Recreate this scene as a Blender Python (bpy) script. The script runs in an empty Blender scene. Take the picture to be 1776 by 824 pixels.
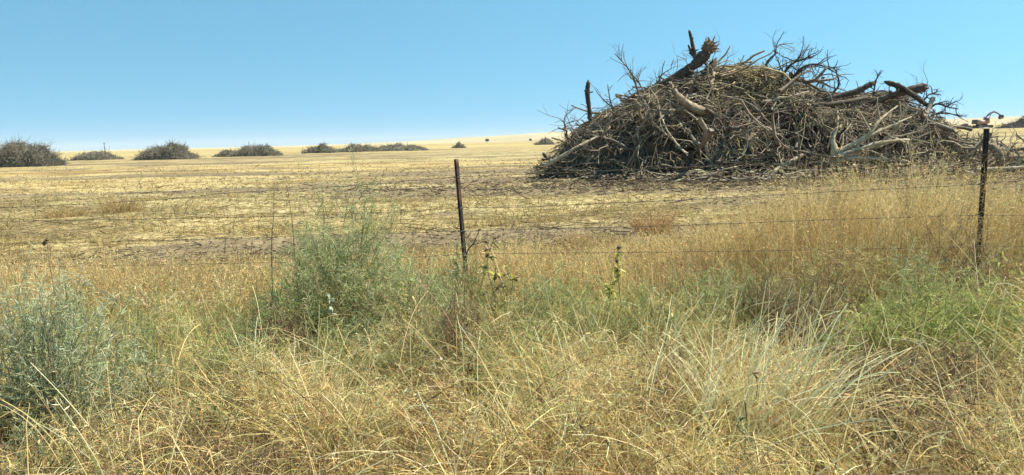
import bpy, math, random
import numpy as np
from mathutils import Vector, Matrix

SEED = 7
random.seed(SEED)
RNG = np.random.default_rng(SEED)
scene = bpy.context.scene
COL = scene.collection

# ------------------------------------------------------------------ camera
W0, H0, FPX = 1776.0, 824.0, 1300.0
PITCH, ROLL, EYE = math.radians(7.35), math.radians(1.39), Vector((0, 0, 1.5))
F = Vector((0, math.cos(PITCH), -math.sin(PITCH)))
R0 = Vector((1, 0, 0)); U0 = R0.cross(F)
RV = math.cos(ROLL) * R0 - math.sin(ROLL) * U0
UV = math.sin(ROLL) * R0 + math.cos(ROLL) * U0
cam_d = bpy.data.cameras.new('camera')
cam_d.sensor_width = 36.0
cam_d.lens = FPX / W0 * 36.0
cam_d.clip_start = 0.05
cam_d.clip_end = 40000.0
cam = bpy.data.objects.new('camera', cam_d)
COL.objects.link(cam)
m = Matrix((RV, UV, -F)).transposed().to_4x4()
m.translation = EYE
cam.matrix_world = m
scene.camera = cam

# ------------------------------------------------------------------ sky, sun, exposure
SUN_EL, SUN_AZ = math.radians(55), math.radians(86)      # azimuth clockwise from the view direction (+Y)
world = bpy.data.worlds.new('World')
scene.world = world
world.use_nodes = True
wn, wl = world.node_tree.nodes, world.node_tree.links
wn.clear()
sky = wn.new('ShaderNodeTexSky'); sky.sky_type = 'NISHITA'; sky.sun_disc = False
sky.sun_elevation = SUN_EL; sky.sun_rotation = SUN_AZ
sky.altitude = 0.0; sky.air_density = 1.0; sky.dust_density = 0.2; sky.ozone_density = 5.0
bg = wn.new('ShaderNodeBackground'); bg.inputs['Strength'].default_value = 0.119
wo = wn.new('ShaderNodeOutputWorld')
geo = wn.new('ShaderNodeTexCoord')
up = wn.new('ShaderNodeVectorMath'); up.operation = 'ADD'; up.inputs[1].default_value = (0, 0, 0.30)
nrm = wn.new('ShaderNodeVectorMath'); nrm.operation = 'NORMALIZE'
tint = wn.new('ShaderNodeVectorMath'); tint.operation = 'MULTIPLY'; tint.inputs[1].default_value = (0.80, 1.20, 0.95)
wl.new(geo.outputs['Generated'], up.inputs[0]); wl.new(up.outputs[0], nrm.inputs[0]); wl.new(nrm.outputs[0], sky.inputs['Vector'])
wl.new(sky.outputs['Color'], tint.inputs[0]); wl.new(tint.outputs[0], bg.inputs['Color']); wl.new(bg.outputs[0], wo.inputs[0])

sd = bpy.data.lights.new('sun', 'SUN')
sd.energy = 5.0; sd.angle = math.radians(0.53); sd.color = (1.0, 0.95, 0.83)
sun = bpy.data.objects.new('sun', sd); COL.objects.link(sun)
sdir = Vector((math.sin(SUN_AZ) * math.cos(SUN_EL), math.cos(SUN_AZ) * math.cos(SUN_EL), math.sin(SUN_EL)))
sun.rotation_euler = sdir.to_track_quat('Z', 'Y').to_euler()
sun.location = (0, 0, 60)

vs = scene.view_settings
scene.display_settings.display_device = 'sRGB'
vs.view_transform = 'Standard'; vs.look = 'None'; vs.gamma = 1.0; vs.use_curve_mapping = False
vs.exposure = 0.9
scene.render.engine = 'CYCLES'
scene.cycles.use_denoising = True
scene.cycles.denoiser = 'OPENIMAGEDENOISE'
scene.cycles.denoising_input_passes = 'RGB_ALBEDO_NORMAL'
scene.cycles.denoising_prefilter = 'ACCURATE'
scene.cycles.max_bounces = 6
scene.cycles.diffuse_bounces = 3
scene.cycles.transmission_bounces = 4
scene.cycles.transparent_max_bounces = 6
scene.cycles.volume_bounces = 0
scene.cycles.use_adaptive_sampling = True
scene.cycles.adaptive_threshold = 0.02

# ------------------------------------------------------------------ helpers
def ray(px, py):
    d = F * FPX + RV * (px - W0 / 2) + UV * (H0 / 2 - py)
    return d
def at(px, py, Y):
    d = ray(px, py)
    return EYE + d * (Y / d.y)
def ground_at(px, Y):
    """a point on the ground at depth Y in the column of pixel px (of the middle of the frame)"""
    p = at(px, 244, Y)
    return Vector((p.x, Y, float(gz(np.array([p.x]), np.array([Y]))[0])))

def _hash(ix, iy, s):
    h = (ix.astype(np.int64) * 374761393 + iy.astype(np.int64) * 668265263 + s * 1442695041) & 0x7fffffff
    h = ((h ^ (h >> 13)) * 1274126177) & 0x7fffffff
    return ((h ^ (h >> 16)) & 0xffff) / 65535.0
def vnoise(x, y, s=0):
    xi, yi = np.floor(x), np.floor(y)
    fx, fy = x - xi, y - yi
    fx = fx * fx * (3 - 2 * fx); fy = fy * fy * (3 - 2 * fy)
    xi = xi.astype(np.int64); yi = yi.astype(np.int64)
    a, b = _hash(xi, yi, s), _hash(xi + 1, yi, s)
    c, d = _hash(xi, yi + 1, s), _hash(xi + 1, yi + 1, s)
    return (a * (1 - fx) + b * fx) * (1 - fy) + (c * (1 - fx) + d * fx) * fy
def fbm(x, y, s=0, o=4, g=0.5):
    t, a, n = 0.0, 1.0, 0.0
    for k in range(o):
        t = t + a * vnoise(x * 2 ** k + 17.3 * k, y * 2 ** k - 9.1 * k, s + k); n += a; a *= g
    return t / n
def sst(a, b, x):
    t = np.clip((x - a) / (b - a), 0, 1)
    return t * t * (3 - 2 * t)
def norm(v):
    return v / np.maximum(np.linalg.norm(v, axis=-1, keepdims=True), 1e-9)

def gz(x, y):
    """height of the ground"""
    x = np.asarray(x, float); y = np.asarray(y, float)
    near = 1 - sst(9, 18, np.hypot(x, y))
    z = 0.022 * np.clip(x, -7, 7) * near
    r = np.hypot(x, y)
    z = z + 0.16 * (fbm(x / 9, y / 9, 3, 3) - 0.5) * sst(7, 16, r)
    z = z + 0.15 * (fbm(x / 2.4, y / 1.15, 5, 4, 0.6) - 0.5) * sst(6, 10, r) * (1 - sst(120, 400, r))
    z = z + 0.016 * (fbm(x / 0.28, y / 0.28, 8, 2) - 0.5) * (1 - sst(60, 90, r))
    t = np.maximum(x - 34, 0)
    z = z + 14 * (1 - np.exp(-0.02 * t * sst(0, 20, t) / 14)) * sst(50, 120, y)
    return z

def set_props(o, label=None, cat=None, group=None, kind=None):
    if label: o['label'] = label
    if cat: o['category'] = cat
    if group: o['group'] = group
    if kind: o['kind'] = kind
    return o
def make_mesh(name, V, Q, mat, col=None, smooth=False):
    me = bpy.data.meshes.new(name)
    V = np.asarray(V, np.float32).reshape(-1, 3)
    Q = np.asarray(Q, np.int32)
    n, k = Q.shape
    me.vertices.add(len(V)); me.vertices.foreach_set('co', V.ravel())
    me.loops.add(n * k); me.loops.foreach_set('vertex_index', Q.ravel())
    me.polygons.add(n)
    me.polygons.foreach_set('loop_start', np.arange(0, n * k, k, dtype=np.int32))
    try:
        me.polygons.foreach_set('loop_total', np.full(n, k, np.int32))
    except Exception:
        pass
    if smooth: me.polygons.foreach_set('use_smooth', np.ones(n, bool))
    if col is not None:
        a = me.attributes.new('col', 'FLOAT_COLOR', 'POINT')
        c = np.ones((len(V), 4), np.float32); c[:, :3] = col
        a.data.foreach_set('color', c.ravel())
    me.update(calc_edges=True); me.validate()
    me.materials.append(mat)
    return me
def obj(name, me, parent=None, loc=None):
    o = bpy.data.objects.new(name, me); COL.objects.link(o)
    if parent: o.parent = parent
    if loc is not None: o.location = loc
    return o
def empty(name, loc, rz=0.0):
    o = bpy.data.objects.new(name, None); COL.objects.link(o)
    o.location = loc; o.rotation_euler = (0, 0, rz); o.empty_display_size = 0.2
    return o

class Geo:
    """collects quads with a colour per vertex"""
    def __init__(s): s.V, s.Q, s.C, s.n = [], [], [], 0
    def add(s, V, Q, C):
        V = np.asarray(V, np.float32).reshape(-1, 3)
        C = np.broadcast_to(np.asarray(C, np.float32), V.shape)
        s.V.append(V); s.Q.append(np.asarray(Q, np.int32) + s.n); s.C.append(C); s.n += len(V)
        return s
    def mesh(s, name, mat, smooth=False, origin=None):
        V = np.concatenate(s.V)
        if origin is not None: V = V - np.asarray(origin, np.float32)
        return make_mesh(name, V, np.concatenate(s.Q), mat, np.concatenate(s.C), smooth)

def tube_geo(P, R, sides=5, cap=True):
    """P (N,K,3), R (N,K) -> vertices, quads"""
    P = np.asarray(P, float); R = np.asarray(R, float)
    N, K, _ = P.shape
    T = norm(np.gradient(P, axis=1))
    m_ = norm(P[:, -1] - P[:, 0])
    ref = np.where(np.abs(m_[:, 2:3]) > 0.8, np.array([[1.0, 0.13, 0]]), np.array([[0.1, 0.05, 1.0]]))[:, None, :]
    U = norm(np.cross(T, np.broadcast_to(ref, T.shape)))
    Vv = np.cross(T, U)
    a = np.arange(sides) * 2 * math.pi / sides
    ring = U[:, :, None, :] * np.cos(a)[None, None, :, None] + Vv[:, :, None, :] * np.sin(a)[None, None, :, None]
    V = P[:, :, None, :] + ring * R[:, :, None, None]
    idx = np.arange(N * K * sides).reshape(N, K, sides)
    q = np.stack([idx[:, :-1, :], np.roll(idx, -1, 2)[:, :-1, :], np.roll(idx, -1, 2)[:, 1:, :], idx[:, 1:, :]], -1)
    q = q.reshape(-1, 4)
    if cap and sides == 4:
        c = np.concatenate([idx[:, 0, ::-1], idx[:, -1, :]]); q = np.concatenate([q, c])
    elif cap and sides in (5, 6, 8):
        ex = []
        for k_ in (0, K - 1):
            r_ = idx[:, k_, :]
            for j in range(1, sides - 1, 2):
                ex.append(np.stack([r_[:, 0], r_[:, j], r_[:, j + 1], r_[:, (j + 2) % sides]], -1) if j + 2 <= sides else None)
        ex = [e for e in ex if e is not None]
        if ex: 
            e = np.concatenate(ex)
            ok = np.array([len(set(r)) == 4 for r in e]) if len(e) < 20000 else (e[:, 0] != e[:, 3])
            q = np.concatenate([q, e[ok]])
    return V.reshape(-1, 3), q
def tube_cols(N, K, sides, C):
    """C (N,3) or (N,K,3) -> per vertex"""
    C = np.asarray(C, float)
    if C.ndim == 2: C = C[:, None, :]
    return np.broadcast_to(C[:, :, None, :], (N, K, sides, 3)).reshape(-1, 3)
def ribbon_geo(P, Wd, rnd):
    N, K, _ = P.shape
    T = norm(np.gradient(P, axis=1))
    S = norm(np.cross(T, np.broadcast_to(rnd[:, None, :], T.shape)))
    V = np.stack([P - S * Wd[:, :, None] * 0.5, P + S * Wd[:, :, None] * 0.5], 2)
    idx = np.arange(N * K * 2).reshape(N, K, 2)
    q = np.stack([idx[:, :-1, 0], idx[:, :-1, 1], idx[:, 1:, 1], idx[:, 1:, 0]], -1).reshape(-1, 4)
    return V.reshape(-1, 3), q
def rand_dirs(n, rng=RNG):
    return norm(rng.normal(size=(n, 3)))
def stems(base, az, lean, bend, length, K=5, power=1.4, wob=0.0, rng=RNG):
    """curved stems: lean from the vertical grows by bend along the length"""
    N = len(base)
    s = (np.arange(K - 1) + 0.5) / (K - 1)
    th = lean[:, None] + bend[:, None] * s[None, :] ** power
    a = az[:, None] + wob * rng.normal(size=(N, K - 1)).cumsum(1)
    d = np.stack([np.sin(th) * np.cos(a), np.sin(th) * np.sin(a), np.cos(th)], -1)
    st = d * (length[:, None, None] / (K - 1))
    P = np.zeros((N, K, 3)); P[:, 0] = base
    P[:, 1:] = base[:, None, :] + np.cumsum(st, 1)
    return P
def pick(pal, n, w=None, jit=0.12, rng=RNG):
    pal = np.asarray(pal, float)
    if w is None: i = rng.integers(0, len(pal), n)
    elif np.ndim(w) == 1: i = rng.choice(len(pal), n, p=np.asarray(w) / np.sum(w))
    else:
        cw = np.cumsum(w, 1); cw /= cw[:, -1:]
        i = (rng.random(n)[:, None] > cw).sum(1)
    c = pal[i] * (1 + jit * rng.normal(size=(n, 1))) * (1 + 0.05 * rng.normal(size=(n, 3)))
    return np.clip(c, 0.01, 0.8)

# ------------------------------------------------------------------ materials
def new_mat(name):
    mt = bpy.data.materials.new(name); mt.use_nodes = True
    nt = mt.node_tree; nt.nodes.clear()
    out = nt.nodes.new('ShaderNodeOutputMaterial')
    return mt, nt, out
def plant_mat(name, trans=0.3, rough=0.6, spec=0.25):
    mt, nt, out = new_mat(name)
    at_ = nt.nodes.new('ShaderNodeAttribute'); at_.attribute_name = 'col'
    p = nt.nodes.new('ShaderNodeBsdfPrincipled')
    p.inputs['Roughness'].default_value = rough
    p.inputs['Specular IOR Level'].default_value = spec
    tr = nt.nodes.new('ShaderNodeBsdfTranslucent')
    mx = nt.nodes.new('ShaderNodeMixShader'); mx.inputs[0].default_value = trans
    nt.links.new(at_.outputs['Color'], p.inputs['Base Color'])
    nt.links.new(at_.outputs['Color'], tr.inputs['Color'])
    nt.links.new(p.outputs[0], mx.inputs[1]); nt.links.new(tr.outputs[0], mx.inputs[2])
    nt.links.new(mx.outputs[0], out.inputs['Surface'])
    return mt
def solid_mat(name, scale=8.0, lo=0.6, hi=1.35, rough=0.85, bump=0.4, spec=0.2, stretch=(1, 1, 1), coord='Object', base=None, metal=0.0):
    """attribute (or given) base colour broken up by noise, with bump"""
    mt, nt, out = new_mat(name)
    tc = nt.nodes.new('ShaderNodeTexCoord')
    mp = nt.nodes.new('ShaderNodeMapping'); mp.inputs['Scale'].default_value = stretch
    nz = nt.nodes.new('ShaderNodeTexNoise'); nz.inputs['Scale'].default_value = scale
    nz.inputs['Detail'].default_value = 5; nz.inputs['Roughness'].default_value = 0.62
    mr = nt.nodes.new('ShaderNodeMapRange')
    mr.inputs['From Min'].default_value = 0.3; mr.inputs['From Max'].default_value = 0.7
    mr.inputs['To Min'].default_value = lo; mr.inputs['To Max'].default_value = hi
    nt.links.new(tc.outputs[coord], mp.inputs['Vector']); nt.links.new(mp.outputs[0], nz.inputs['Vector'])
    nt.links.new(nz.outputs['Fac'], mr.inputs['Value'])
    vm = nt.nodes.new('ShaderNodeVectorMath'); vm.operation = 'SCALE'
    if base is None:
        a = nt.nodes.new('ShaderNodeAttribute'); a.attribute_name = 'col'
        nt.links.new(a.outputs['Color'], vm.inputs[0])
    else:
        vm.inputs[0].default_value = base
    nt.links.new(mr.outputs[0], vm.inputs['Scale'])
    p = nt.nodes.new('ShaderNodeBsdfPrincipled')
    p.inputs['Roughness'].default_value = rough; p.inputs['Specular IOR Level'].default_value = spec
    p.inputs['Metallic'].default_value = metal
    nt.links.new(vm.outputs[0], p.inputs['Base Color'])
    if bump:
        b = nt.nodes.new('ShaderNodeBump'); b.inputs['Strength'].default_value = bump; b.inputs['Distance'].default_value = 0.02
        nt.links.new(nz.outputs['Fac'], b.inputs['Height']); nt.links.new(b.outputs[0], p.inputs['Normal'])
    nt.links.new(p.outputs[0], out.inputs['Surface'])
    return mt
M_GRASS = plant_mat('dry_grass', 0.36, 0.65, 0.12)
M_LEAF = plant_mat('green_leaf', 0.44, 0.6, 0.18)
M_BARK = solid_mat('weathered_bark', 9.0, 0.55, 1.35, 0.9, 0.5, stretch=(1, 1, 1))
M_TWIG = solid_mat('dead_twig', 5.0, 0.7, 1.25, 0.85, 0.0)
M_SOIL = solid_mat('soil_shade_core', 3.0, 0.5, 1.4, 0.95, 0.6)
M_GROUND = solid_mat('field_ground', 5.5, 0.62, 1.36, 0.95, 0.7, spec=0.1, stretch=(1, 1, 1))
M_HILL = solid_mat('far_hill', 0.008, 0.85, 1.15, 0.95, 0.0, spec=0.0)
M_POST = solid_mat('rusty_post_paint', 30.0, 0.6, 1.5, 0.7, 0.3, spec=0.3)
M_WIRE = solid_mat('rusty_wire', 60.0, 0.6, 1.4, 0.6, 0.0, base=(0.13, 0.098, 0.07), metal=0.2)
M_PAINT = solid_mat('machine_paint', 2.0, 0.8, 1.1, 0.5, 0.0, spec=0.4)

# ------------------------------------------------------------------ the ground
def field_mix(x, y):
    """0 bare soil .. 1 straw, the patches the clearing work left"""
    warp = 3.0 * (fbm(x / 14, y / 14, 31, 3) - 0.5)
    a = fbm((x + warp) / 15.0, (y + 0.4 * warp) / 2.4, 21, 5, 0.5)
    b = fbm(x / 1.3, y / 0.8, 25, 3)
    d = np.hypot((x - 9) / 15.0, (y - 29) / 11.0)
    s = a - 0.05 * np.exp(-((y - 15) / 4) ** 2) + 0.34 * (b - 0.5) - 0.25 * (1 - sst(0.6, 1.4, d)) - 0.02
    return sst(0.31, 0.53, s)
def ground_col(x, y):
    f = field_mix(x, y)[:, None]
    n = fbm(x / 0.5, y / 0.5, 41, 3)[:, None]
    n2 = fbm(x / 30, y / 18, 44, 3)[:, None]
    straw = np.array([0.385, 0.300, 0.138]) * (0.8 + 0.4 * n) * np.array([1.0, 1.0, 1.0]) + (n2 - 0.5) * np.array([0.10, 0.02, -0.03]) - 0.16 * sst(.45, .7, fbm(x / 5 + 40, y / 1.8, 47, 3))[:, None] * np.array([.9, .8, .4])
    soil = np.array([0.190, 0.143, 0.080]) * (0.6 + 0.8 * n)
    c = soil * (1 - f) + straw * f
    r = np.hypot(x, y)[:, None]
    far = sst(90, 260, r)
    strip = fbm(x / 220, y / 60, 50, 3)[:, None]
    fc = np.array([0.40, 0.305, 0.125]) * (0.72 + 0.56 * strip)
    c = c * (1 - 0.75 * far) + fc * 0.75 * far
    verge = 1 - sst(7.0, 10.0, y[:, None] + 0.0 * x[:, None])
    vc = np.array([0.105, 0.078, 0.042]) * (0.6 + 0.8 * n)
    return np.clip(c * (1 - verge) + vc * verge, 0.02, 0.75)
rings = np.concatenate([np.linspace(0.3, 6, 50)[:-1], np.geomspace(6, 260, 430)[:-1], np.geomspace(260, 9300, 70)])
ang = np.concatenate([np.radians(np.arange(-50, 50, 0.16)), np.radians(np.arange(50, 310, 4.0))])
A_, R_ = np.meshgrid(ang, rings)
gx, gy = (R_ * np.sin(A_)).ravel(), (R_ * np.cos(A_)).ravel()
gzv = gz(gx, gy)
na, nr = len(ang), len(rings)
ii = np.arange(na * nr).reshape(nr, na)
q = np.stack([ii[:-1], ii[1:], np.roll(ii, -1, 1)[1:], np.roll(ii, -1, 1)[:-1]], -1).reshape(-1, 4)[:, ::-1]
gv = np.stack([gx, gy, gzv], -1)
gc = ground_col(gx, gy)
# close the middle under the camera
gv = np.concatenate([gv, [[0, 0, float(gz(0.0, 0.0))]]]); gc = np.concatenate([gc, [[0.16, 0.12, 0.06]]])
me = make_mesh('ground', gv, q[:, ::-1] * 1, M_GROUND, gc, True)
ground = set_props(obj('ground', me), kind='structure')

# far hills and mountains: real ridges at their own distance
def ridge(name, x0, x1, Y, depth, prof, colr, nx=220, ny=14, seed=0, rough=0.25, step=1.0):
    xs = np.linspace(x0, x1, nx); v = np.linspace(-1, 1, ny)
    X, V_ = np.meshgrid(xs, v)
    px = W0 / 2 + FPX * X / Y
    h = np.interp(px, [p[0] for p in prof], [p[1] for p in prof])
    Yv = Y + V_ * depth
    h = h * (1 - np.abs(V_) ** 2) * (1 + rough * (fbm(X / (depth * 0.5), Yv / (depth * 0.5), seed, 4) - 0.5) * 2)
    Z = h - 1.0 + gz(X.ravel(), Yv.ravel()).reshape(X.shape) * 1.0
    n = np.stack([X, Yv, Z], -1).reshape(-1, 3)
    i = np.arange(nx * ny).reshape(ny, nx)
    q = np.stack([i[:-1, :-1], i[:-1, 1:], i[1:, 1:], i[1:, :-1]], -1).reshape(-1, 4)
    t = fbm(n[:, 0] / 160, n[:, 1] / 90, seed + 9, 3)[:, None]
    c = np.asarray(colr) * (0.75 + 0.5 * t)
    return set_props(obj(name, make_mesh(name, n, q, M_HILL, c, True)), kind='structure')
ridge('hills', -1500, 2600, 2100, 600, [(-200, 2), (100, 5), (400, 3), (600, 5), (720, 9), (800, 15), (860, 17), (960, 21), (1200, 22), (1500, 18), (1600, 20), (1690, 25), (1776, 23), (1900, 18), (2400, 16)], (0.42, 0.34, 0.19), seed=61)
ridge('mountains', 900, 4200, 4000, 500, [(1150, 0), (1500, 20), (1600, 36), (1700, 44), (1776, 56), (1900, 58), (2200, 50)], (0.28, 0.25, 0.2), seed=71, ny=20)

# the air between: pale haze
hz, nt, out = new_mat('pale_haze')
pv = nt.nodes.new('ShaderNodeVolumePrincipled')
pv.inputs['Color'].default_value = (0.98, 1.0, 1.0, 1); pv.inputs['Density'].default_value = 0.00014
pv.inputs['Anisotropy'].default_value = 0.0
nt.links.new(pv.outputs[0], out.inputs['Volume'])
bx = np.array([[x, y, z] for z in (-3.0, 82.0) for (x, y) in ((-9600, -9600), (9600, -9600), (9600, 9600), (-9600, 9600))])
me = make_mesh('haze', bx, [[3, 2, 1, 0], [4, 5, 6, 7], [0, 1, 5, 4], [1, 2, 6, 5], [2, 3, 7, 6], [3, 0, 4, 7]], hz)
set_props(obj('haze', me), kind='stuff')

# ------------------------------------------------------------------ dead wood
GREY = [(0.25, 0.205, 0.15), (0.19, 0.155, 0.115), (0.33, 0.27, 0.19), (0.13, 0.105, 0.08)]
def limb_paths(start, d, length, r0, depth, out, rng, wander=0.16, K=7, kids=(2, 5), sag=0.0, rend=0.35):
    d = Vector(d).normalized()
    pts, rad = [Vector(start)], [r0]
    step = length / (K - 1)
    dd = d.copy()
    for k in range(K - 1):
        dd = (dd + Vector(rng.normal(size=3)) * wander + Vector((0, 0, -sag))).normalized()
        pts.append(pts[-1] + dd * step)
        rad.append(r0 * (1 - (1 - rend) * (k + 1) / (K - 1)))
    out.append((np.array([list(p) for p in pts]), np.array(rad)))
    if depth <= 0: return
    for _ in range(int(rng.integers(kids[0], kids[1] + 1))):
        t = rng.uniform(0.25, 0.95)
        i = min(int(t * (K - 1)), K - 2)
        p = pts[i].lerp(pts[i + 1], t * (K - 1) - i)
        ax = (pts[i + 1] - pts[i]).normalized()
        side = Vector(rng.normal(size=3)); side = (side - ax * side.dot(ax)).normalized()
        a = rng.uniform(0.45, 1.0)
        nd = ax * math.cos(a) + side * math.sin(a)
        limb_paths(p, nd, length * rng.uniform(0.3, 0.6), rad[i] * rng.uniform(0.4, 0.65), depth - 1, out, rng, wander * 1.1, K, kids, sag, rend)
def bezier(pts, K):
    pts = [Vector(p) for p in pts]
    res = []
    n = len(pts)
    for k in range(K):
        t = k / (K - 1) * (n - 1); i = min(int(t), n - 2); f = t - i
        p0, p1, p2, p3 = pts[max(i - 1, 0)], pts[i], pts[i + 1], pts[min(i + 2, n - 1)]
        res.append(0.5 * ((2 * p1) + (p2 - p0) * f + (2 * p0 - 5 * p1 + 4 * p2 - p3) * f * f + (3 * p1 - p0 - 3 * p2 + p3) * f ** 3))
    return np.array([list(p) for p in res])
def lumpy(P, R, sides, C, rng, amp=0.12, cvar=0.24):
    """one tube with an uneven section"""
    V, Q = tube_geo(P[None], R[None], sides)
    K = len(P)
    ctr = np.repeat(P, sides, 0)
    f = 1 + amp * rng.normal(size=(K * sides, 1))
    V = ctr + (V - ctr) * f
    c = np.asarray(C)[None] * (1 + cvar * rng.normal(size=(K * sides, 1)))
    return V, Q, np.clip(c, 0.015, 0.8)
def paths_geo(g, paths, C, rng, sides=6, cvar=0.12):
    for P, R in paths:
        V, Q = tube_geo(P[None], R[None], sides)
        c = np.asarray(C) * (1 + cvar * rng.normal())
        g.add(V, Q, np.clip(np.broadcast_to(c, V.shape), 0.01, 0.8))

# profile of the big pile, from the silhouette seen against the sky (at depth 31 m)
PY = 31.0
SIL = [(952, 299), (967, 281), (990, 249), (1040, 213), (1090, 184), (1140, 160), (1185, 144), (1235, 134), (1290, 130), (1345, 138), (1380, 162),
       (1430, 170), (1465, 178), (1530, 172), (1578, 178), (1606, 206), (1622, 244), (1640, 268), (1680, 280), (1720, 290)]
sil_w = [at(a, b, PY) for a, b in SIL]
SX = np.array([p.x for p in sil_w]); SZ = np.array([max(p.z, 0.0) for p in sil_w])
SD = np.interp(SX, [SX[0], SX[0] + 1.5, SX[0] + 4, 12, 17, SX[-1]], [0.8, 2.4, 3.9, 4.0, 3.0, 1.0])
def pile_h(x, y):
    H = np.interp(x, SX, SZ, left=0, right=0); D = np.interp(x, SX, SD)
    v = np.clip(np.abs((y - PY) / D), 0, 1)
    return H * (1 - v ** 2.0) ** 0.72
def pile_pt(x, v):
    """a point on the lumpy skin of the pile; v runs from the front foot (-1) over the crest (0) to the back (1)"""
    D = np.interp(x, SX, SD)
    y = PY + v * D
    h = pile_h(x, y)
    big = np.minimum(fbm(x / 1.35, h / 0.85 + 0.3 * y, 91, 3, 0.55) - 0.60, 0.04)
    z = h * (0.97 + 0.6 * (fbm(x / 1.1, y / 0.9, 93, 3) - 0.5) * sst(0.0, -0.5, v) + 0.30 * (fbm(x / 0.8, y / 2.0, 95, 3, .6) - 0.5)) 
    y = y - 4.6 * big * np.minimum(h, 1.2) / 1.2 * sst(0.3, -0.3, v)
    return np.stack([x, y, z + gz(x, y)], -1)
prng = np.random.default_rng(11)
pile = empty('brush_pile', (8.5, PY, 0))
set_props(pile, 'huge heap of bulldozed dead trees and twigs standing in the field behind the fence', 'brush pile')
nx, ny = 240, 90
X, V_ = np.meshgrid(np.linspace(SX[0], SX[-1], nx), np.linspace(-1, 1, ny))
n = pile_pt(X.ravel(), V_.ravel())
hh = n[:, 2].reshape(X.shape); Y = n[:, 1].reshape(X.shape)
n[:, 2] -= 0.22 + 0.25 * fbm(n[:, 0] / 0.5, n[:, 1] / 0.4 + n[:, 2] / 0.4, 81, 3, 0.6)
i = np.arange(nx * ny).reshape(ny, nx)
q = np.stack([i[:-1, :-1], i[:-1, 1:], i[1:, 1:], i[1:, :-1]], -1).reshape(-1, 4)
cc = np.array([0.085, 0.066, 0.046]) * (0.5 + fbm(X.ravel() / 0.5, Y.ravel() / 0.5 + hh.ravel(), 87, 3)[:, None])  # dark soil and wood core; its tone also paints shade into the hollows
topness = np.exp(-((X.ravel() - at(1290, 130, PY).x) / 1.6) ** 2)[:, None] * sst(2.6, 3.4, hh.ravel())[:, None]
cc = cc * (1 - topness) + np.array([0.27, 0.205, 0.12]) * topness
obj('soil_shade_core', make_mesh('soil_shade_core', n - np.array([8.5, PY, 0]), q, M_SOIL, cc, True), pile)

# the countless thin twigs of the pile as one part
def pile_points(n_, rng, front=0.62, lo=-1.0, hi=0.5):
    xs = rng.uniform(SX[0] + 0.1, SX[-1] - 0.2, n_)
    D = np.interp(xs, SX, SD)
    v = rng.uniform(lo, hi, n_)
    v = np.where(rng.random(n_) < 0.35, -1 + 0.25 * rng.random(n_), v)
    ys = PY + v * D
    return xs, ys, pile_h(xs, ys)
def pile_sample(n_, rng, lo=-1.0, hi=0.35):
    x = rng.uniform(SX[0] + 0.1, SX[-1] - 0.2, n_)
    v = rng.uniform(lo, hi, n_)
    v = np.where(rng.random(n_) < 0.3, -1 + 0.3 * rng.random(n_), v)
    return pile_pt(x, v), v
g = Geo()
NC = 1150                                   # crowns and bundles that were pushed in whole: twigs in them run alike
cp, cv = pile_sample(2900, prng)
hol = fbm(cp[:, 0] / 1.35, cp[:, 2] / 0.85 + 0.3 * cp[:, 1], 91, 3, 0.55)
kk = np.nonzero((prng.random(2900) < 0.07 + 1.0 * sst(.38, .52, fbm(cp[:, 0] / 0.9, cp[:, 2] / 0.6, 97, 3))))[0][:NC]
cp, cv = cp[kk], cv[kk]; NC = len(cp)
cd = rand_dirs(NC, prng); cd[:, 2] = 0.55 * cd[:, 2] + 0.05; cd[:, 1] *= 0.6
cd = norm(cd)
TW = [(0.20, 0.158, 0.112), (0.145, 0.113, 0.08), (0.31, 0.242, 0.16), (0.085, 0.067, 0.05), (0.43, 0.345, 0.225), (0.33, 0.255, 0.13), (0.19, 0.175, 0.10)]
cw = prng.dirichlet(np.array([0.28, 0.24, 0.18, 0.12, 0.07, 0.06, 0.05]) * 1.6, NC)
per = prng.integers(8, 25, NC)
ci = np.repeat(np.arange(NC), per); N = len(ci)
L = prng.gamma(3.2, 0.26, N) + 0.2
sgn = np.where(prng.random(N) < 0.85, 1, -1)
d = norm(cd[ci] * sgn[:, None] + prng.normal(size=(N, 3)) * 0.42)
c0 = cp[ci] + prng.normal(size=(N, 3)) * np.array([0.36, 0.22, 0.20]); c0[:, 1] -= 0.08
s = np.linspace(-0.4, 0.6, 6)
P = c0[:, None, :] + d[:, None, :] * (s[None, :, None] * L[:, None, None])
P += (rand_dirs(N, prng)[:, None, :] * (np.array([-.2, .5, .9, .9, .3, -.6]))[None, :, None]) * (0.22 * L)[:, None, None] * prng.random(N)[:, None, None]
P += prng.normal(size=P.shape) * (0.02 * L)[:, None, None]
# nothing pokes far out of the skin: pull high ends down towards it
hx = pile_h(P[:, :, 0].ravel(), P[:, :, 1].ravel()).reshape(N, 6) + 0.0
over = P[:, :, 2] - hx * 1.03 - 0.16
free = (prng.random(NC) < 0.10)[ci]
over -= 0.55 * free[:, None]
P[:, :, 2] -= np.maximum(over, 0) * (0.55 + 0.4 * prng.random(N))[:, None]
P[:, :, 2] = np.maximum(P[:, :, 2], 0.02)
thick = prng.random(N) < .07
P[thick] += prng.normal(size=(int(thick.sum()), 6, 3)) * (0.045 * L[thick])[:, None, None]
R = np.where(thick, prng.uniform(.018, .036, N), prng.gamma(2.0, 0.0054, N) + 0.005)[:, None] * np.linspace(1.15, 0.45, 6)[None]
C = pick(TW, N, cw[ci], 0.15, prng)
xs = c0[:, 0]; hs = c0[:, 2]
strawy = (np.exp(-((xs - at(1290, 130, PY).x) / 1.5) ** 2) * sst(2.2, 3.2, hs) > prng.random(N) * 1.1)
C[strawy] = pick([(0.42, 0.33, 0.17), (0.33, 0.25, 0.13), (0.25, 0.2, 0.1)], strawy.sum(), None, 0.12, prng)
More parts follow.
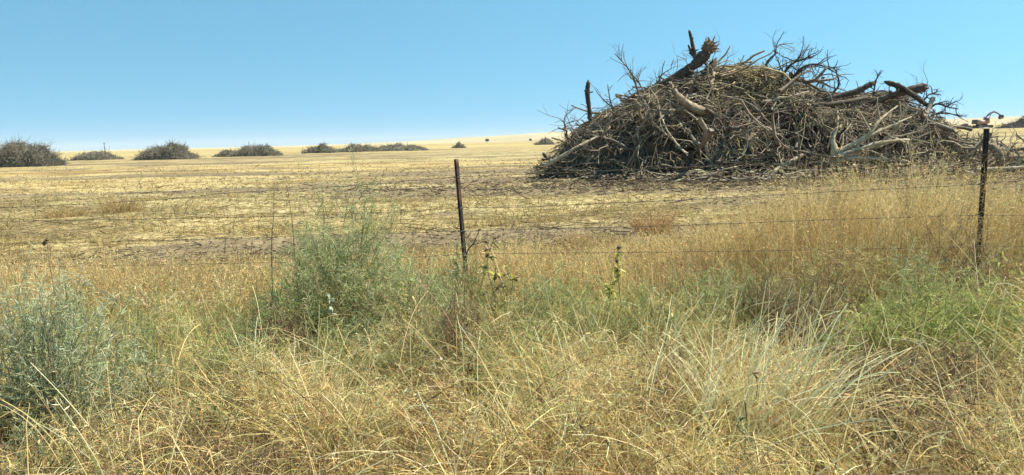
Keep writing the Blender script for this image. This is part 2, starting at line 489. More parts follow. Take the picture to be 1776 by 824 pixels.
V, Q = tube_geo(P, R, 4, False)
g.add(V, Q, tube_cols(N, 6, 4, C))
# fine hair-thin sprays at the outline
N = 6500
b0, bv = pile_sample(N, prng, -0.8, 0.3)
az = prng.uniform(0, 2 * math.pi, N)
P = stems(b0, az, np.abs(prng.normal(1.1, 0.4, N)), prng.normal(0.3, 0.6, N), prng.gamma(2.4, 0.13, N) + 0.12, 4, wob=0.3, rng=prng)
P[:, :, 2] = np.maximum(P[:, :, 2], 0.03)
R = prng.uniform(0.004, 0.010, N)[:, None] * np.linspace(1.1, 0.5, 4)[None]
V, Q = tube_geo(P, R, 3, False)
g.add(V, Q, tube_cols(N, 4, 3, pick(TW, N, [0.3, 0.3, 0.14, 0.16, 0.03, 0.04, 0.03], 0.15, prng)))
N = 2600
x_ = prng.uniform(SX[0] + 0.3, SX[-1], N); D_ = np.interp(x_, SX, SD)
y_ = PY - D_ * (1 + np.abs(prng.normal(0, .14, N))) - 0.1
c0 = np.stack([x_, y_, gz(x_, y_) + 0.03 + 0.22 * prng.random(N) ** 3], -1)
a_ = prng.uniform(0, 6.28, N); d = np.stack([np.cos(a_), np.sin(a_), prng.normal(0, .22, N)], -1)
LL = prng.gamma(2.5, .16, N) + .1
P = c0[:, None] + d[:, None] * (np.array([-.5, -.15, .2, .5])[None, :, None] * LL[:, None, None]) + prng.normal(size=(N, 4, 3)) * (.05 * LL)[:, None, None]
P[:, :, 2] = np.maximum(P[:, :, 2], c0[:, 2:3] - .02)
V, Q = tube_geo(P, (prng.gamma(2, .007, N) + .006)[:, None] * np.linspace(1.1, .6, 4)[None], 4, False)
g.add(V, Q, tube_cols(N, 4, 4, pick(TW, N, [.22, .18, .22, .1, .14, .09, .05], .15, prng)))
tw = obj('twig_tangle', g.mesh('twig_tangle', M_TWIG, origin=(8.5, PY, 0)), pile)
set_props(tw, kind='stuff')

# countable branches: a few kinds, copied
bmesh_kinds = []
brng = np.random.default_rng(23)
for k in range(14):
    paths = []
    L = brng.uniform(1.5, 3.2)
    limb_paths((-L * 0.45, 0, 0), (1, 0, 0), L, brng.uniform(0.04, 0.07) if k % 3 else brng.uniform(0.075, 0.11), 2 if k % 3 else 1, paths, brng, wander=0.30, kids=(2, 5))
    g = Geo()
    base = [(0.30, 0.25, 0.18), (0.21, 0.17, 0.125), (0.43, 0.355, 0.245), (0.12, 0.095, 0.07), (0.25, 0.195, 0.135)][k % 5]
    paths_geo(g, paths, base, brng, 5)
    bmesh_kinds.append(g.mesh('branch', M_BARK, True))
PALE = 'bare dead branch lying in the surface of the huge brush pile'
bp_, bv_ = pile_sample(268, brng, -1.0, 0.15)
for cnt in range(268):
    o = bpy.data.objects.new('branch', bmesh_kinds[cnt % 14]); COL.objects.link(o)
    p = bp_[cnt]
    o.location = (p[0], p[1] - brng.uniform(0.1, 0.45), max(p[2] + 0.02, 0.08))
    a_ = brng.uniform(-math.pi, math.pi)
    o.rotation_euler = (brng.uniform(-math.pi, math.pi), brng.normal(0.0, 0.33), a_ if brng.random() < 0.4 else brng.normal(0, 0.5) + (math.pi if brng.random() < .5 else 0))
    s_ = brng.uniform(0.5, 1.0) if cnt % 3 else brng.uniform(0.9, 1.25)
    if p[2] < 0.8: s_ *= 0.7
    o.scale = (s_, s_, s_)
    set_props(o, PALE, 'branch', 'branches tangled in the brush pile')

# ---- singled-out pieces of the pile
def log_part(name, pts, radii, C, parent, origin, K=22, sides=10, amp=0.10, rng=prng, extra=None):
    P = bezier(pts, K); R = np.interp(np.linspace(0, 1, K), np.linspace(0, 1, len(radii)), radii)
    g = Geo(); g.add(*lumpy(P, R, sides, C, rng, amp))
    for _ in range(4):
        i_ = int(rng.integers(2, K - 2)); dd_ = rng.normal(size=3); ax_ = P[i_ + 1] - P[i_]; ax_ = ax_ / np.linalg.norm(ax_); dd_ -= ax_ * dd_.dot(ax_) * .7; dd_ /= np.linalg.norm(dd_)
        st = np.stack([P[i_], P[i_] + dd_ * R[i_] * 1.1, P[i_] + dd_ * R[i_] * rng.uniform(1.5, 2.6)])
        g.add(*lumpy(st, np.array([.5, .38, .2]) * R[i_], 6, np.asarray(C) * rng.uniform(.7, 1.2), rng, .15))
    # ragged broken ends close the tube
    for e, dr in ((0, P[0] - P[1]), (-1, P[-1] - P[-2])):
        dr = dr / np.linalg.norm(dr)
        n_ = 7
        b = P[e][None] + rand_dirs(n_, rng) * R[e] * 0.55
        PP = np.stack([b - dr * R[e] * 0.7, b + dr * R[e] * 0.15, b + dr * R[e] * rng.uniform(0.3, 1.1, (n_, 1))], 1)
        RR = np.full((n_, 3), R[e] * 0.42); RR[:, 2] *= 0.5
        V, Q = tube_geo(PP, RR, 5); g.add(V, Q, np.clip(np.asarray(C) * 1.25, 0, .8))
    if extra is not None: paths_geo(g, extra, C, rng, 6)
    o = obj(name, g.mesh(name, M_BARK, True, origin=origin), parent)
    return o
def p3(px, py, Y): return tuple(at(px, py, Y))
def single_log(name, pts, radii, C, label, cat='log', extra=None, sides=10):
    org = Vector(pts[0])
    o = log_part(name, pts, radii, C, None, tuple(org), extra=extra, sides=sides)
    o.location = org
    return set_props(o, label, cat)

# uprooted tree on the summit: trunk, root ball, upright limb
YT = 30.4
org = p3(1120, 165, YT)
t = empty('uprooted_tree', org)
set_props(t, 'dark uprooted trunk lying across the summit with a ragged root ball in the air', 'tree trunk')
DARK = (0.085, 0.066, 0.048)
log_part('trunk', [p3(1090, 172, YT + .2), p3(1130, 155, YT), p3(1175, 133, YT), p3(1205, 112, YT - .1), p3(1222, 96, YT - .1)], [0.10, 0.14, 0.18, 0.20, 0.24], DARK, t, org)
g = Geo(); c0 = np.array(p3(1228, 84, YT - .1))
rr = np.random.default_rng(5)
N = 90
d = norm(rand_dirs(N, rr) + np.array([0.55, 0, 0.35]))
Lr = rr.uniform(0.18, 0.55, N)
s = np.linspace(0, 1, 4)
P = c0[None, None] + d[:, None] * (s[None, :, None] * Lr[:, None, None]) + rr.normal(size=(N, 4, 3)) * 0.035
R = rr.uniform(0.02, 0.05, N)[:, None] * np.linspace(1.3, 0.3, 4)[None]
V, Q = tube_geo(P, R, 5, False); g.add(V, Q, tube_cols(N, 4, 5, pick([(0.26, 0.17, 0.10), (0.16, 0.11, 0.07), (0.33, 0.23, 0.14)], N, None, .15, rr)))
th, ph = np.meshgrid(np.linspace(0, math.pi, 9), np.linspace(0, 2 * math.pi, 13)[:-1])
S = np.stack([np.sin(th) * np.cos(ph), np.sin(th) * np.sin(ph), np.cos(th)], -1)
S = S * (0.27 * (0.75 + 0.5 * rr.random(S.shape[:2]))[..., None]) + c0
ii2 = np.arange(12 * 9).reshape(12, 9)
g.add(S.reshape(-1, 3), np.stack([ii2[:, :-1], np.roll(ii2, -1, 0)[:, :-1], np.roll(ii2, -1, 0)[:, 1:], ii2[:, 1:]], -1).reshape(-1, 4), (0.20, 0.135, 0.085))
obj('root_ball', g.mesh('root_ball', M_BARK, False, origin=org), t)
log_part('broken_limb', [p3(1208, 112, YT - .1), p3(1204, 92, YT - .1), p3(1200, 72, YT - .12), p3(1196, 55, YT - .12)], [0.10, 0.085, 0.075, 0.055], (0.075, 0.06, 0.045), t, org, K=9, sides=7)
log_part('limb_stub', [p3(1204, 97, YT - .1), p3(1198, 89, YT - .15), p3(1194, 79, YT - .2)], [0.07, 0.055, 0.035], (0.075, 0.06, 0.045), t, org, K=6, sides=7)

single_log('stump_shard', [p3(1226, 135, 30.2), p3(1234, 118, 30.2), p3(1240, 104, 30.3)], [0.24, 0.19, 0.07], (0.10, 0.075, 0.052), 'short dark splintered stump poking up just under the root ball', 'stump')
single_log('stake', [p3(1023, 206, 30.2), p3(1022, 188, 30.2), p3(1019, 164, 30.2), p3(1020, 143, 30.2)], [0.10, 0.085, 0.10, 0.085], (0.06, 0.048, 0.038), 'dark upright stub standing clear of the left slope of the brush pile', 'log', sides=8)
single_log('log', [p3(1163, 145, 28.6), p3(1174, 164, 28.3), p3(1196, 183, 28.2), p3(1220, 194, 28.3), p3(1243, 203, 28.7)], [0.07, 0.12, 0.155, 0.165, 0.18], (0.29, 0.22, 0.14), 'pale bent log with a thin upper end on the left face of the pile')
single_log('log', [p3(1512, 178, 29.6), p3(1545, 166, 29.6), p3(1575, 157, 29.5), p3(1602, 151, 29.4)], [0.09, 0.125, 0.15, 0.17], (0.125, 0.088, 0.065), 'thick reddish brown log with a broken end along the right summit')
single_log('log', [p3(1432, 172, 29.6), p3(1460, 165, 29.6), p3(1487, 158, 29.5), p3(1511, 146, 29.4)], [0.06, 0.10, 0.12, 0.11], (0.10, 0.08, 0.06), 'dark slanting log left of the reddish log on the right summit')
single_log('log', [p3(1540, 143, 29.5), p3(1560, 150, 29.4), p3(1585, 166, 29.2), p3(1610, 184, 29.1)], [0.09, 0.10, 0.10, 0.07], (0.075, 0.06, 0.045), 'dark crooked log crossing over the reddish log')
single_log('log', [p3(1385, 190, 28.3), p3(1420, 183, 28.2), p3(1460, 178, 28.3), p3(1500, 170, 28.6)], [0.08, 0.095, 0.09, 0.075], (0.115, 0.09, 0.066), 'long dark log lying level below the saddle of the pile')
single_log('pole', [p3(1322, 309, 26.7), p3(1352, 292, 26.9), p3(1380, 276, 27.1), p3(1402, 262, 27.4)], [0.13, 0.10, 0.085, 0.06], (0.33, 0.27, 0.18), 'pale straight pole leaning from the ground against the foot of the pile', 'log')
single_log('pole', [p3(946, 287, 28.6), p3(975, 271, 28.5), p3(1003, 254, 28.5), p3(1035, 238, 28.8)], [0.085, 0.075, 0.06, 0.045], (0.36, 0.30, 0.21), 'thin pale pole sloping down at the left foot of the pile', 'log')
single_log('torn_stump', [p3(1296, 262, 27.5), p3(1298, 250, 27.4), p3(1306, 238, 27.4), p3(1303, 226, 27.6)], [0.20, 0.22, 0.15, 0.06], (0.46, 0.335, 0.20), 'torn tan stump showing fresh wood low in the middle of the pile', 'stump')
single_log('log', [p3(1560, 309, 26.6), p3(1578, 311, 26.6), p3(1596, 311, 26.6), p3(1613, 309, 26.6)], [0.06, 0.09, 0.10, 0.06], (0.14, 0.11, 0.08), 'short dark log flat on the bare ground before the right foot of the pile')
single_log('log', [p3(1470, 303, 26.7), p3(1500, 305, 26.6), p3(1530, 307, 26.6), p3(1556, 306, 26.7)], [0.06, 0.085, 0.08, 0.05], (0.17, 0.135, 0.10), 'grey log lying on the ground beside the roots of the pale forked trunk')
single_log('stump', [p3(1471, 306, 26.6), p3(1474, 297, 26.6), p3(1480, 287, 26.7)], [0.05, 0.08, 0.06], (0.50, 0.41, 0.28), 'small pale chunk of wood standing at the foot below the forked trunk', 'stump')
single_log('stump', [p3(1290, 303, 26.9), p3(1291, 297, 26.9), p3(1292, 289, 27.0)], [0.11, 0.10, 0.06], (0.36, 0.26, 0.17), 'short tan chunk of wood on the ground below the torn stump', 'stump')
single_log('log', [p3(1712, 252, 27.0), p3(1722, 256, 26.9), p3(1731, 266, 26.8), p3(1735, 282, 26.8)], [0.10, 0.14, 0.165, 0.15], (0.21, 0.165, 0.11), 'thick bowed log standing on the field just behind the right hand post')
single_log('log', [p3(1695, 294, 26.2), p3(1722, 293, 26.2), p3(1750, 292, 26.2), p3(1782, 289, 26.2)], [0.05, 0.065, 0.06, 0.05], (0.34, 0.28, 0.20), 'thin pale log lying on the field below the thick bowed log')

# pale forked trunk on the right face
YF = 27.0
org = p3(1447, 282, YF)
t = empty('forked_trunk', org)
set_props(t, 'pale bleached trunk with four spreading arms on the right face of the pile', 'tree trunk')
PB = (0.45, 0.365, 0.235)
frng = np.random.default_rng(31)
log_part('trunk', [p3(1445, 292, YF + .1), p3(1447, 276, YF), p3(1447, 256, YF), p3(1444, 240, YF + .1), p3(1452, 222, YF + .1)], [0.16, 0.16, 0.11, 0.075, 0.04], PB, t, org, K=10)
def arm(pts, radii, twigs):
    ex = []
    for (a, b, L) in twigs:
        limb_paths(a, Vector(b) - Vector(a), L, 0.035, 1, ex, frng, 0.12, kids=(1, 3))
    log_part('arm', pts, radii, PB, t, org, K=12, sides=8, extra=ex)
arm([p3(1455, 262, YF - .1), p3(1490, 246, YF - .3), p3(1510, 230, YF - .4), p3(1526, 208, YF - .3), p3(1556, 184, YF)], [0.115, 0.085, 0.065, 0.045, 0.022],
    [(p3(1510, 230, YF - .4), p3(1498, 200, YF - .4), 1.0), (p3(1526, 208, YF - .3), p3(1522, 180, YF - .3), 0.8)])
arm([p3(1500, 240, YF - .35), p3(1530, 226, YF - .4), p3(1556, 214, YF - .4), p3(1580, 203, YF - .3)], [0.075, 0.06, 0.042, 0.02],
    [(p3(1556, 214, YF - .4), p3(1566, 196, YF - .4), 0.8)])
arm([p3(1455, 272, YF - .2), p3(1490, 260, YF - .4), p3(1530, 247, YF - .5), p3(1577, 242, YF - .4)], [0.13, 0.10, 0.075, 0.035],
    [(p3(1560, 243, YF - .5), p3(1590, 256, YF - .5), 0.7)])
arm([p3(1455, 278, YF - .2), p3(1480, 274, YF - .4), p3(1510, 275, YF - .5), p3(1542, 276, YF - .4)], [0.10, 0.075, 0.055, 0.03], [])
# its roots hanging down
rp = []
for k in range(14):
    limb_paths(p3(1447 + frng.uniform(-26, 14), 276 + frng.uniform(-4, 8), YF - .15), (frng.normal(0, .6), -.3, -1.0), frng.uniform(0.5, 0.9), frng.uniform(.025, .05), 1, rp, frng, .25, kids=(0, 2))
g = Geo(); paths_geo(g, rp, (0.36, 0.285, 0.185), frng, 5); obj('roots', g.mesh('roots', M_BARK, True, origin=org), t)

# dead limbs that break the outline: each one its own thing
def spray(name, pts, r, label, twig, C, seed, rt=0.022, kids=(2, 4), L=(0.5, 1.1), bias=(0, 0, 0.4), cat='branch'):
    rg = np.random.default_rng(seed); twig = int(twig * 1.5)
    P = bezier(pts, 12); Rr = np.interp(np.linspace(0, 1, 12), [0, 1], r)
    paths = [(P, Rr)]
    for k in range(twig):
        i_ = int(rg.integers(2, 11))
        tdir = P[min(i_ + 1, 11)] - P[i_]
        dd = norm(tdir[None])[0] * 0.7 + rg.normal(size=3) * 0.7 + np.array(bias)
        limb_paths(P[i_], dd, rg.uniform(*L), rt * rg.uniform(.7, 1.2), 1, paths, rg, 0.2, kids=kids)
    g = Geo(); paths_geo(g, paths, C, rg, 5)
    o = obj(name, g.mesh(name, M_BARK, True, origin=pts[0])); o.location = pts[0]
    return set_props(o, label, cat)
DK = (0.075, 0.06, 0.046); GR = (0.19, 0.16, 0.12)
spray('limb', [p3(1355, 150, 30), p3(1340, 132, 30), p3(1328, 112, 29.9), p3(1349, 90, 29.8)], [.075, .03], 'dark limb rising straight up from the top of the pile', 8, DK, 101, kids=(1, 3))
spray('limb', [p3(1345, 152, 29.8), p3(1358, 130, 29.7), p3(1375, 110, 29.6), p3(1408, 98, 29.5)], [.08, .025], 'dark limb arching to the right with many twigs on its crest', 14, DK, 102, kids=(2, 4))
spray('limb', [p3(1360, 155, 29.5), p3(1376, 134, 29.4), p3(1394, 116, 29.3), p3(1420, 112, 29.3), p3(1452, 128, 29.3)], [.075, .022], 'long thin limb arching over the saddle of the pile', 10, DK, 103, kids=(1, 3), bias=(0, 0, 0))
spray('limb', [p3(1308, 140, 30.5), p3(1302, 124, 30.4), p3(1293, 112, 30.4)], [.06, .03], 'stubby dark limb on the summit beside the straw topped soil', 3, DK, 104, L=(.3, .6))
spray('limb', [p3(1440, 165, 30.2), p3(1455, 148, 30), p3(1452, 130, 30), p3(1446, 115, 30)], [.05, .02], 'curled thin limb standing in the saddle of the pile', 5, DK, 105, L=(.3, .6))
spray('limb', [p3(1112, 175, 29.8), p3(1104, 150, 29.8), p3(1092, 122, 29.7), p3(1066, 93, 29.7)], [.05, .016], 'tall grey twiggy limb leaning left above the left slope', 13, GR, 106, rt=.017, kids=(1, 3))
spray('limb', [p3(1122, 172, 29.6), p3(1112, 150, 29.6), p3(1100, 132, 29.6)], [.04, .015], 'short grey twiggy limb beside the tall leaning one', 8, GR, 107, rt=.015, L=(.3, .7))
spray('limb', [p3(1130, 160, 30), p3(1142, 140, 30), p3(1150, 128, 30), p3(1166, 118, 30)], [.04, .014], 'wispy grey limb in front of the uprooted trunk', 9, GR, 108, rt=.014, L=(.3, .8))
spray('limb', [p3(1066, 188, 29.8), p3(1052, 178, 29.8), p3(1035, 160, 29.8)], [.04, .016], 'short grey limb reaching up next to the upright stub', 6, GR, 109, rt=.015, L=(.3, .7))
spray('limb', [p3(1064, 192, 29.7), p3(1058, 172, 29.7), p3(1054, 146, 29.7)], [.038, .014], 'thin vertical limb between the upright stub and the tall leaning limb', 5, GR, 110, rt=.014, L=(.3, .6))
spray('limb', [p3(1610, 190, 29), p3(1625, 180, 29), p3(1645, 186, 29), p3(1662, 189, 29)], [.05, .02], 'dark limb jutting out level from the right slope', 7, DK, 111, L=(.3, .7), bias=(.3, 0, .2))
spray('limb', [p3(1615, 200, 28.8), p3(1640, 196, 28.8), p3(1668, 203, 28.8)], [.045, .015], 'lower dark limb jutting from the right slope', 7, DK, 112, L=(.3, .7), bias=(.3, 0, .1))
spray('limb', [p3(1600, 178, 29.2), p3(1610, 165, 29.2), p3(1624, 160, 29.2)], [.04, .016], 'short hooked limb behind the reddish log', 5, DK, 113, L=(.25, .5))
spray('limb', [p3(1515, 168, 29.8), p3(1517, 150, 29.8), p3(1522, 133, 29.8)], [.035, .014], 'thin upright limb between the two logs of the right summit', 7, DK, 114, L=(.25, .6))
spray('limb', [p3(1005, 240, 29.4), p3(992, 222, 29.4), p3(980, 192, 29.4)], [.03, .01], 'very thin stick poking out of the left end of the pile', 2, GR, 115, rt=.012, L=(.2, .5))

# heaps further off
def heap(pxc, base_y, Y, wpx, hpx, label, seed, n=900, parts=True, colr=(0.20, 0.178, 0.128), skew=0.0):
    rg = np.random.default_rng(seed); n = int(n * 2.2)
    m_ = Y / FPX
    c = at(pxc, base_y, Y); c.z = float(gz(np.array([c.x]), np.array([Y]))[0])
    w, h = wpx * m_, hpx * m_ * .9
    root = empty('brush_pile', c)
    set_props(root, label, 'brush pile', 'brush piles across the field')
    nx_, ny_ = 40, 20
    u, v = np.meshgrid(np.linspace(-1, 1, nx_), np.linspace(-1, 1, ny_))
    prof = lambda a: np.clip(1 - np.abs(a + skew * (1 - a * a)) ** 1.5, 0, 1) * (0.30 + 1.4 * fbm(a * 5.0 + seed * 3.1, a * 0 + seed, seed, 3))
    Hh = np.clip(prof(u) * np.sqrt(np.clip(1 - v * v, 0, 1)), 0, 1.1) * h
    Zc = Hh * 0.8 * (0.8 + 0.4 * rg.random(Hh.shape)) - 0.05 * h
    Vx = np.stack([u * w / 2, v * w * 0.28, Zc], -1).reshape(-1, 3)
    i_ = np.arange(nx_ * ny_).reshape(ny_, nx_)
    q_ = np.stack([i_[:-1, :-1], i_[:-1, 1:], i_[1:, 1:], i_[1:, :-1]], -1).reshape(-1, 4)
    obj('soil_shade_core', make_mesh('soil_shade_core', Vx, q_, M_SOIL, np.asarray(colr) * 0.55 * (0.6 + 0.8 * rg.random((len(Vx), 1))), False), root)
    uu = rg.uniform(-0.97, 0.97, n); vv = -rg.uniform(-0.5, 0.98, n)
    hh_ = np.clip(prof(uu) * np.sqrt(np.clip(1 - vv * vv, 0, 1)), 0, 1.1) * h
    b = np.stack([uu * w / 2, vv * w * 0.28, hh_ * rg.uniform(0.55, 0.95, n)], -1)
    az_ = np.where(rg.random(n) < 0.6, np.where(uu > 0, 0.0, math.pi) + rg.normal(0, 1.0, n), rg.uniform(0, 6.28, n))
    P_ = stems(b, az_, np.abs(rg.normal(1.05, 0.45, n)), rg.normal(0.3, 0.6, n), (rg.gamma(2.2, 0.06, n) + 0.10) * h, 4, wob=0.2, rng=rg)
    P_[:, :, 2] = np.maximum(P_[:, :, 2], 0.01)
    n = n * 3 if False else n
    lg = rg.random(n) < .05
    P_[lg] = b[lg][:, None] + (P_[lg] - b[lg][:, None]) * np.array([1.7, 1.7, 1.9])
    R_t = (rg.gamma(2.0, 0.006, n) + 0.008)[:, None] * np.linspace(1, 0.5, 4)[None] * np.clip(Y / 90, 0.8, 1.7)
    V_, Q_ = tube_geo(P_, R_t, 4, False)
    g_ = Geo(); g_.add(V_, Q_, tube_cols(n, 4, 4, pick([np.asarray(colr), np.asarray(colr) * 0.6, np.asarray(colr) * 1.5], n, [.5, .3, .2], .15, rg)))
    o = obj('twig_tangle', g_.mesh('twig_tangle', M_TWIG), root); set_props(o, kind='stuff')
    return root
heap(46, 289, 84, 122, 43, 'round grey brush heap nearest on the left edge of the field', 201, 2200)
heap(170, 278, 125, 82, 18, 'low flat brush heap right of the round nearest one', 202, 700)
heap(293, 277, 112, 98, 29, 'bushy grey brush heap, the second large one counted from the left edge', 203, 1700)
heap(394, 271, 128, 46, 12, 'small low brush heap joined to the left side of a taller one', 204, 500)
heap(446, 269, 128, 84, 22, 'tall grey brush heap with a low tail to its left', 205, 1200)
heap(556, 265, 150, 58, 17, 'rounded brush heap alone in the middle of the row', 206, 800)
heap(622, 263, 155, 76, 16, 'pointed brush heap starting the long joined row', 207, 700)
heap(690, 261, 158, 104, 13, 'long flat brush heap ending the joined row', 208, 800)
heap(796, 257, 195, 24, 10, 'tiny pale brush heap behind the left fence post', 209, 250)
heap(944, 250, 240, 34, 13, 'small brush heap peeping out behind the left end of the huge pile', 210, 300)
heap(1790, 223, 185, 110, 22, 'dark brush heap beside the excavator', 211, 700, colr=(0.085, 0.075, 0.066))
heap(1672, 223, 230, 30, 9, 'low dark brush heap left of the excavator', 212, 250, colr=(0.10, 0.09, 0.08))
heap(1812, 292, 28.5, 150, 40, 'low heap of loose branches at the right edge behind the fence', 213, 900, skew=0.0)
for k in range(22):
    xs = at(1735 + brng.uniform(0, 130), 250, 28.0)
    o = bpy.data.objects.new('branch', bmesh_kinds[k % 14]); COL.objects.link(o)
    o.location = (xs.x, 28.0 + brng.uniform(-1.2, 1), brng.uniform(0.1, 0.6))
    o.rotation_euler = (brng.uniform(-3, 3), brng.normal(0, .3), brng.uniform(-3, 3)); s_ = brng.uniform(.5, .8); o.scale = (s_,) * 3
    set_props(o, 'bare branch lying in the low heap at the right edge behind the fence', 'branch', 'branches in the low right heap')

# distant trees and pole
def far_tree(px, base_y, Y, h, label, seed):
    rg = np.random.default_rng(seed)
    c = at(px, base_y, Y); c.z = float(gz(np.array([c.x]), np.array([Y]))[0])
    zb = at(px, base_y, Y).z
    c.z = max(c.z, zb) - 0.3
    root = empty('tree', c); set_props(root, label, 'tree')
    g_ = Geo(); V_, Q_ = tube_geo(np.array([[[0, 0, 0], [0.1, 0, h * .3], [0, 0, h * .6]]]), np.array([[h * .05, h * .04, h * .03]]), 6)
    g_.add(V_, Q_, (0.08, 0.06, 0.045)); obj('trunk', g_.mesh('trunk', M_BARK), root)
    n_ = 500
    b = rand_dirs(n_, rg) * rg.random((n_, 1)) ** .4 * np.array([h * .55, h * .55, h * .36]) + np.array([0, 0, h * .64])
    dd = rand_dirs(n_, rg)
    P_ = b[:, None] + dd[:, None] * np.linspace(-.5, .5, 2)[None, :, None] * h * .16
    V_, Q_ = ribbon_geo(P_, np.full((n_, 2), h * .1), rand_dirs(n_, rg))
    g_ = Geo(); g_.add(V_, Q_, np.repeat(pick([(0.06, 0.075, 0.035), (0.08, 0.09, 0.045)], n_, None, .2, rg), 4, 0)); obj('crown', g_.mesh('crown', M_LEAF), root)
far_tree(845, 247, 900, 4.5, 'lone dark tree far out on the pale plain, nearer the left fence post', 301)
far_tree(920, 245.5, 1000, 4.0, 'lone dark tree far out on the plain close to the huge pile', 302)
c = ground_at(180, 330)
o = obj('utility_pole', None) if False else None
g = Geo(); V, Q = tube_geo(np.array([[[0, 0, 0], [0, 0, 2.6], [0.03, 0, 5.0]]]), np.array([[.17, .15, .12]]), 6); g.add(V, Q, (.1, .085, .07))
V, Q = tube_geo(np.array([[[-.6, 0, 4.6], [0, 0, 4.6], [.6, 0, 4.6]]]), np.array([[.07, .07, .07]]), 4); g.add(V, Q, (.1, .085, .07))
o = obj('utility_pole', g.mesh('utility_pole', M_BARK)); o.location = c
set_props(o, 'thin wooden pole on the horizon above the low flat brush heap', 'pole')

# ------------------------------------------------------------------ excavator
def box_geo(g, c, s, C, taper=None, rot=0.0):
    x, y, z = s[0] / 2, s[1] / 2, s[2] / 2
    tx, tb = (taper if taper else (1.0, 0.0))
    v = []
    for dz, k_, sh in ((-z, 1.0, 0), (z, tx, tb)):
        for dx, dy in ((-x, -y), (x, -y), (x, y), (-x, y)):
            v.append((dx * k_ + sh, dy * k_, dz))
    v = np.array(v)
    if rot:
        cr, sr = math.cos(rot), math.sin(rot)
        v = np.stack([v[:, 0] * cr - v[:, 2] * sr, v[:, 1], v[:, 0] * sr + v[:, 2] * cr], -1)
    g.add(v + np.array(c), [[3, 2, 1, 0], [4, 5, 6, 7], [0, 1, 5, 4], [1, 2, 6, 5], [2, 3, 7, 6], [3, 0, 4, 7]], C)
def plate(g, prof, y0, y1, C):
    """a side profile in x, z extruded in y (quads and a fan)"""
    n_ = len(prof)
    v = np.array([(a, y0, b) for a, b in prof] + [(a, y1, b) for a, b in prof])
    f = [[i_, (i_ + 1) % n_, (i_ + 1) % n_ + n_, i_ + n_] for i_ in range(n_)]
    k_ = 0
    for a in range(0, n_ // 2 - 1):
        f.append([a, a + 1, n_ - 2 - a, n_ - 1 - a]); f.append([n_ + n_ - 1 - a, n_ + n_ - 2 - a, n_ + a + 1, n_ + a])
    g.add(v, f, C)
YE = 205.0
e0 = at(1704, 223.0, YE)
e0.z = float(gz(np.array([e0.x]), np.array([YE]))[0])
ex = empty('excavator', e0)
set_props(ex, 'orange tracked excavator with raised arm far off beside a dark brush heap', 'excavator')
OR, DKM, GL = (0.33, 0.19, 0.14), (0.04, 0.04, 0.042), (0.05, 0.07, 0.08)
def epart(name, fn, parent=ex):
    g_ = Geo(); fn(g_); return obj(name, g_.mesh(name, M_PAINT), parent)
for sy in (-1.15, 1.15):
    epart('track', lambda g_: plate(g_, [(-2.1, .45), (-1.8, .85), (1.8, .85), (2.1, .45), (1.8, .05), (-1.8, .05)][::1], sy - .3, sy + .3, DKM))
def body(g_):
    box_geo(g_, (-.3, 0, 1.0), (2.0, 1.9, .3), DKM)
    box_geo(g_, (-.75, 0, 1.65), (3.0, 2.5, 1.0), OR, (0.93, 0.0))
    box_geo(g_, (-2.0, 0, 1.75), (.7, 2.5, 1.2), DKM, (0.9, 0.05))
epart('body', body)
cb = epart('cab', lambda g_: box_geo(g_, (.5, -.75, 2.2), (1.3, 1.0, 1.7), OR, (0.86, -0.05)))
def win(g_):
    box_geo(g_, (.47, -1.235, 2.45), (.95, .04, .85), GL); box_geo(g_, (1.12, -.75, 2.45), (.05, .8, .9), GL)
epart('window', win, cb)
arm_pts = lambda pts, w0, w1: (bezier(pts, 9), np.linspace(w0, w1, 9))
def tube_part(name, pts, w0, w1, C, sides=4):
    def fn(g_):
        P_, R_ = arm_pts(pts, w0, w1); V_, Q_ = tube_geo(P_[None], R_[None], sides); g_.add(V_, Q_, C)
    return epart(name, fn)
tube_part('boom', [(.9, .2, 1.7), (1.0, .2, 2.9), (1.9, .2, 3.9), (3.0, .2, 4.35)], .27, .22, (0.13, 0.09, 0.075))
tube_part('stick', [(2.8, .2, 4.45), (3.9, .2, 4.0), (5.0, .2, 3.3)], .24, .17, (0.10, 0.06, 0.045))
tube_part('hydraulic_ram', [(1.5, .2, 2.0), (1.8, .2, 2.8), (2.2, .2, 3.8)], .08, .08, DKM, 6)
epart('bucket', lambda g_: plate(g_, [(4.75, 3.5), (5.25, 3.5), (5.45, 2.95), (5.2, 2.4), (4.7, 2.3), (4.55, 2.75)], -.35, .75, (0.06, 0.045, 0.04)))

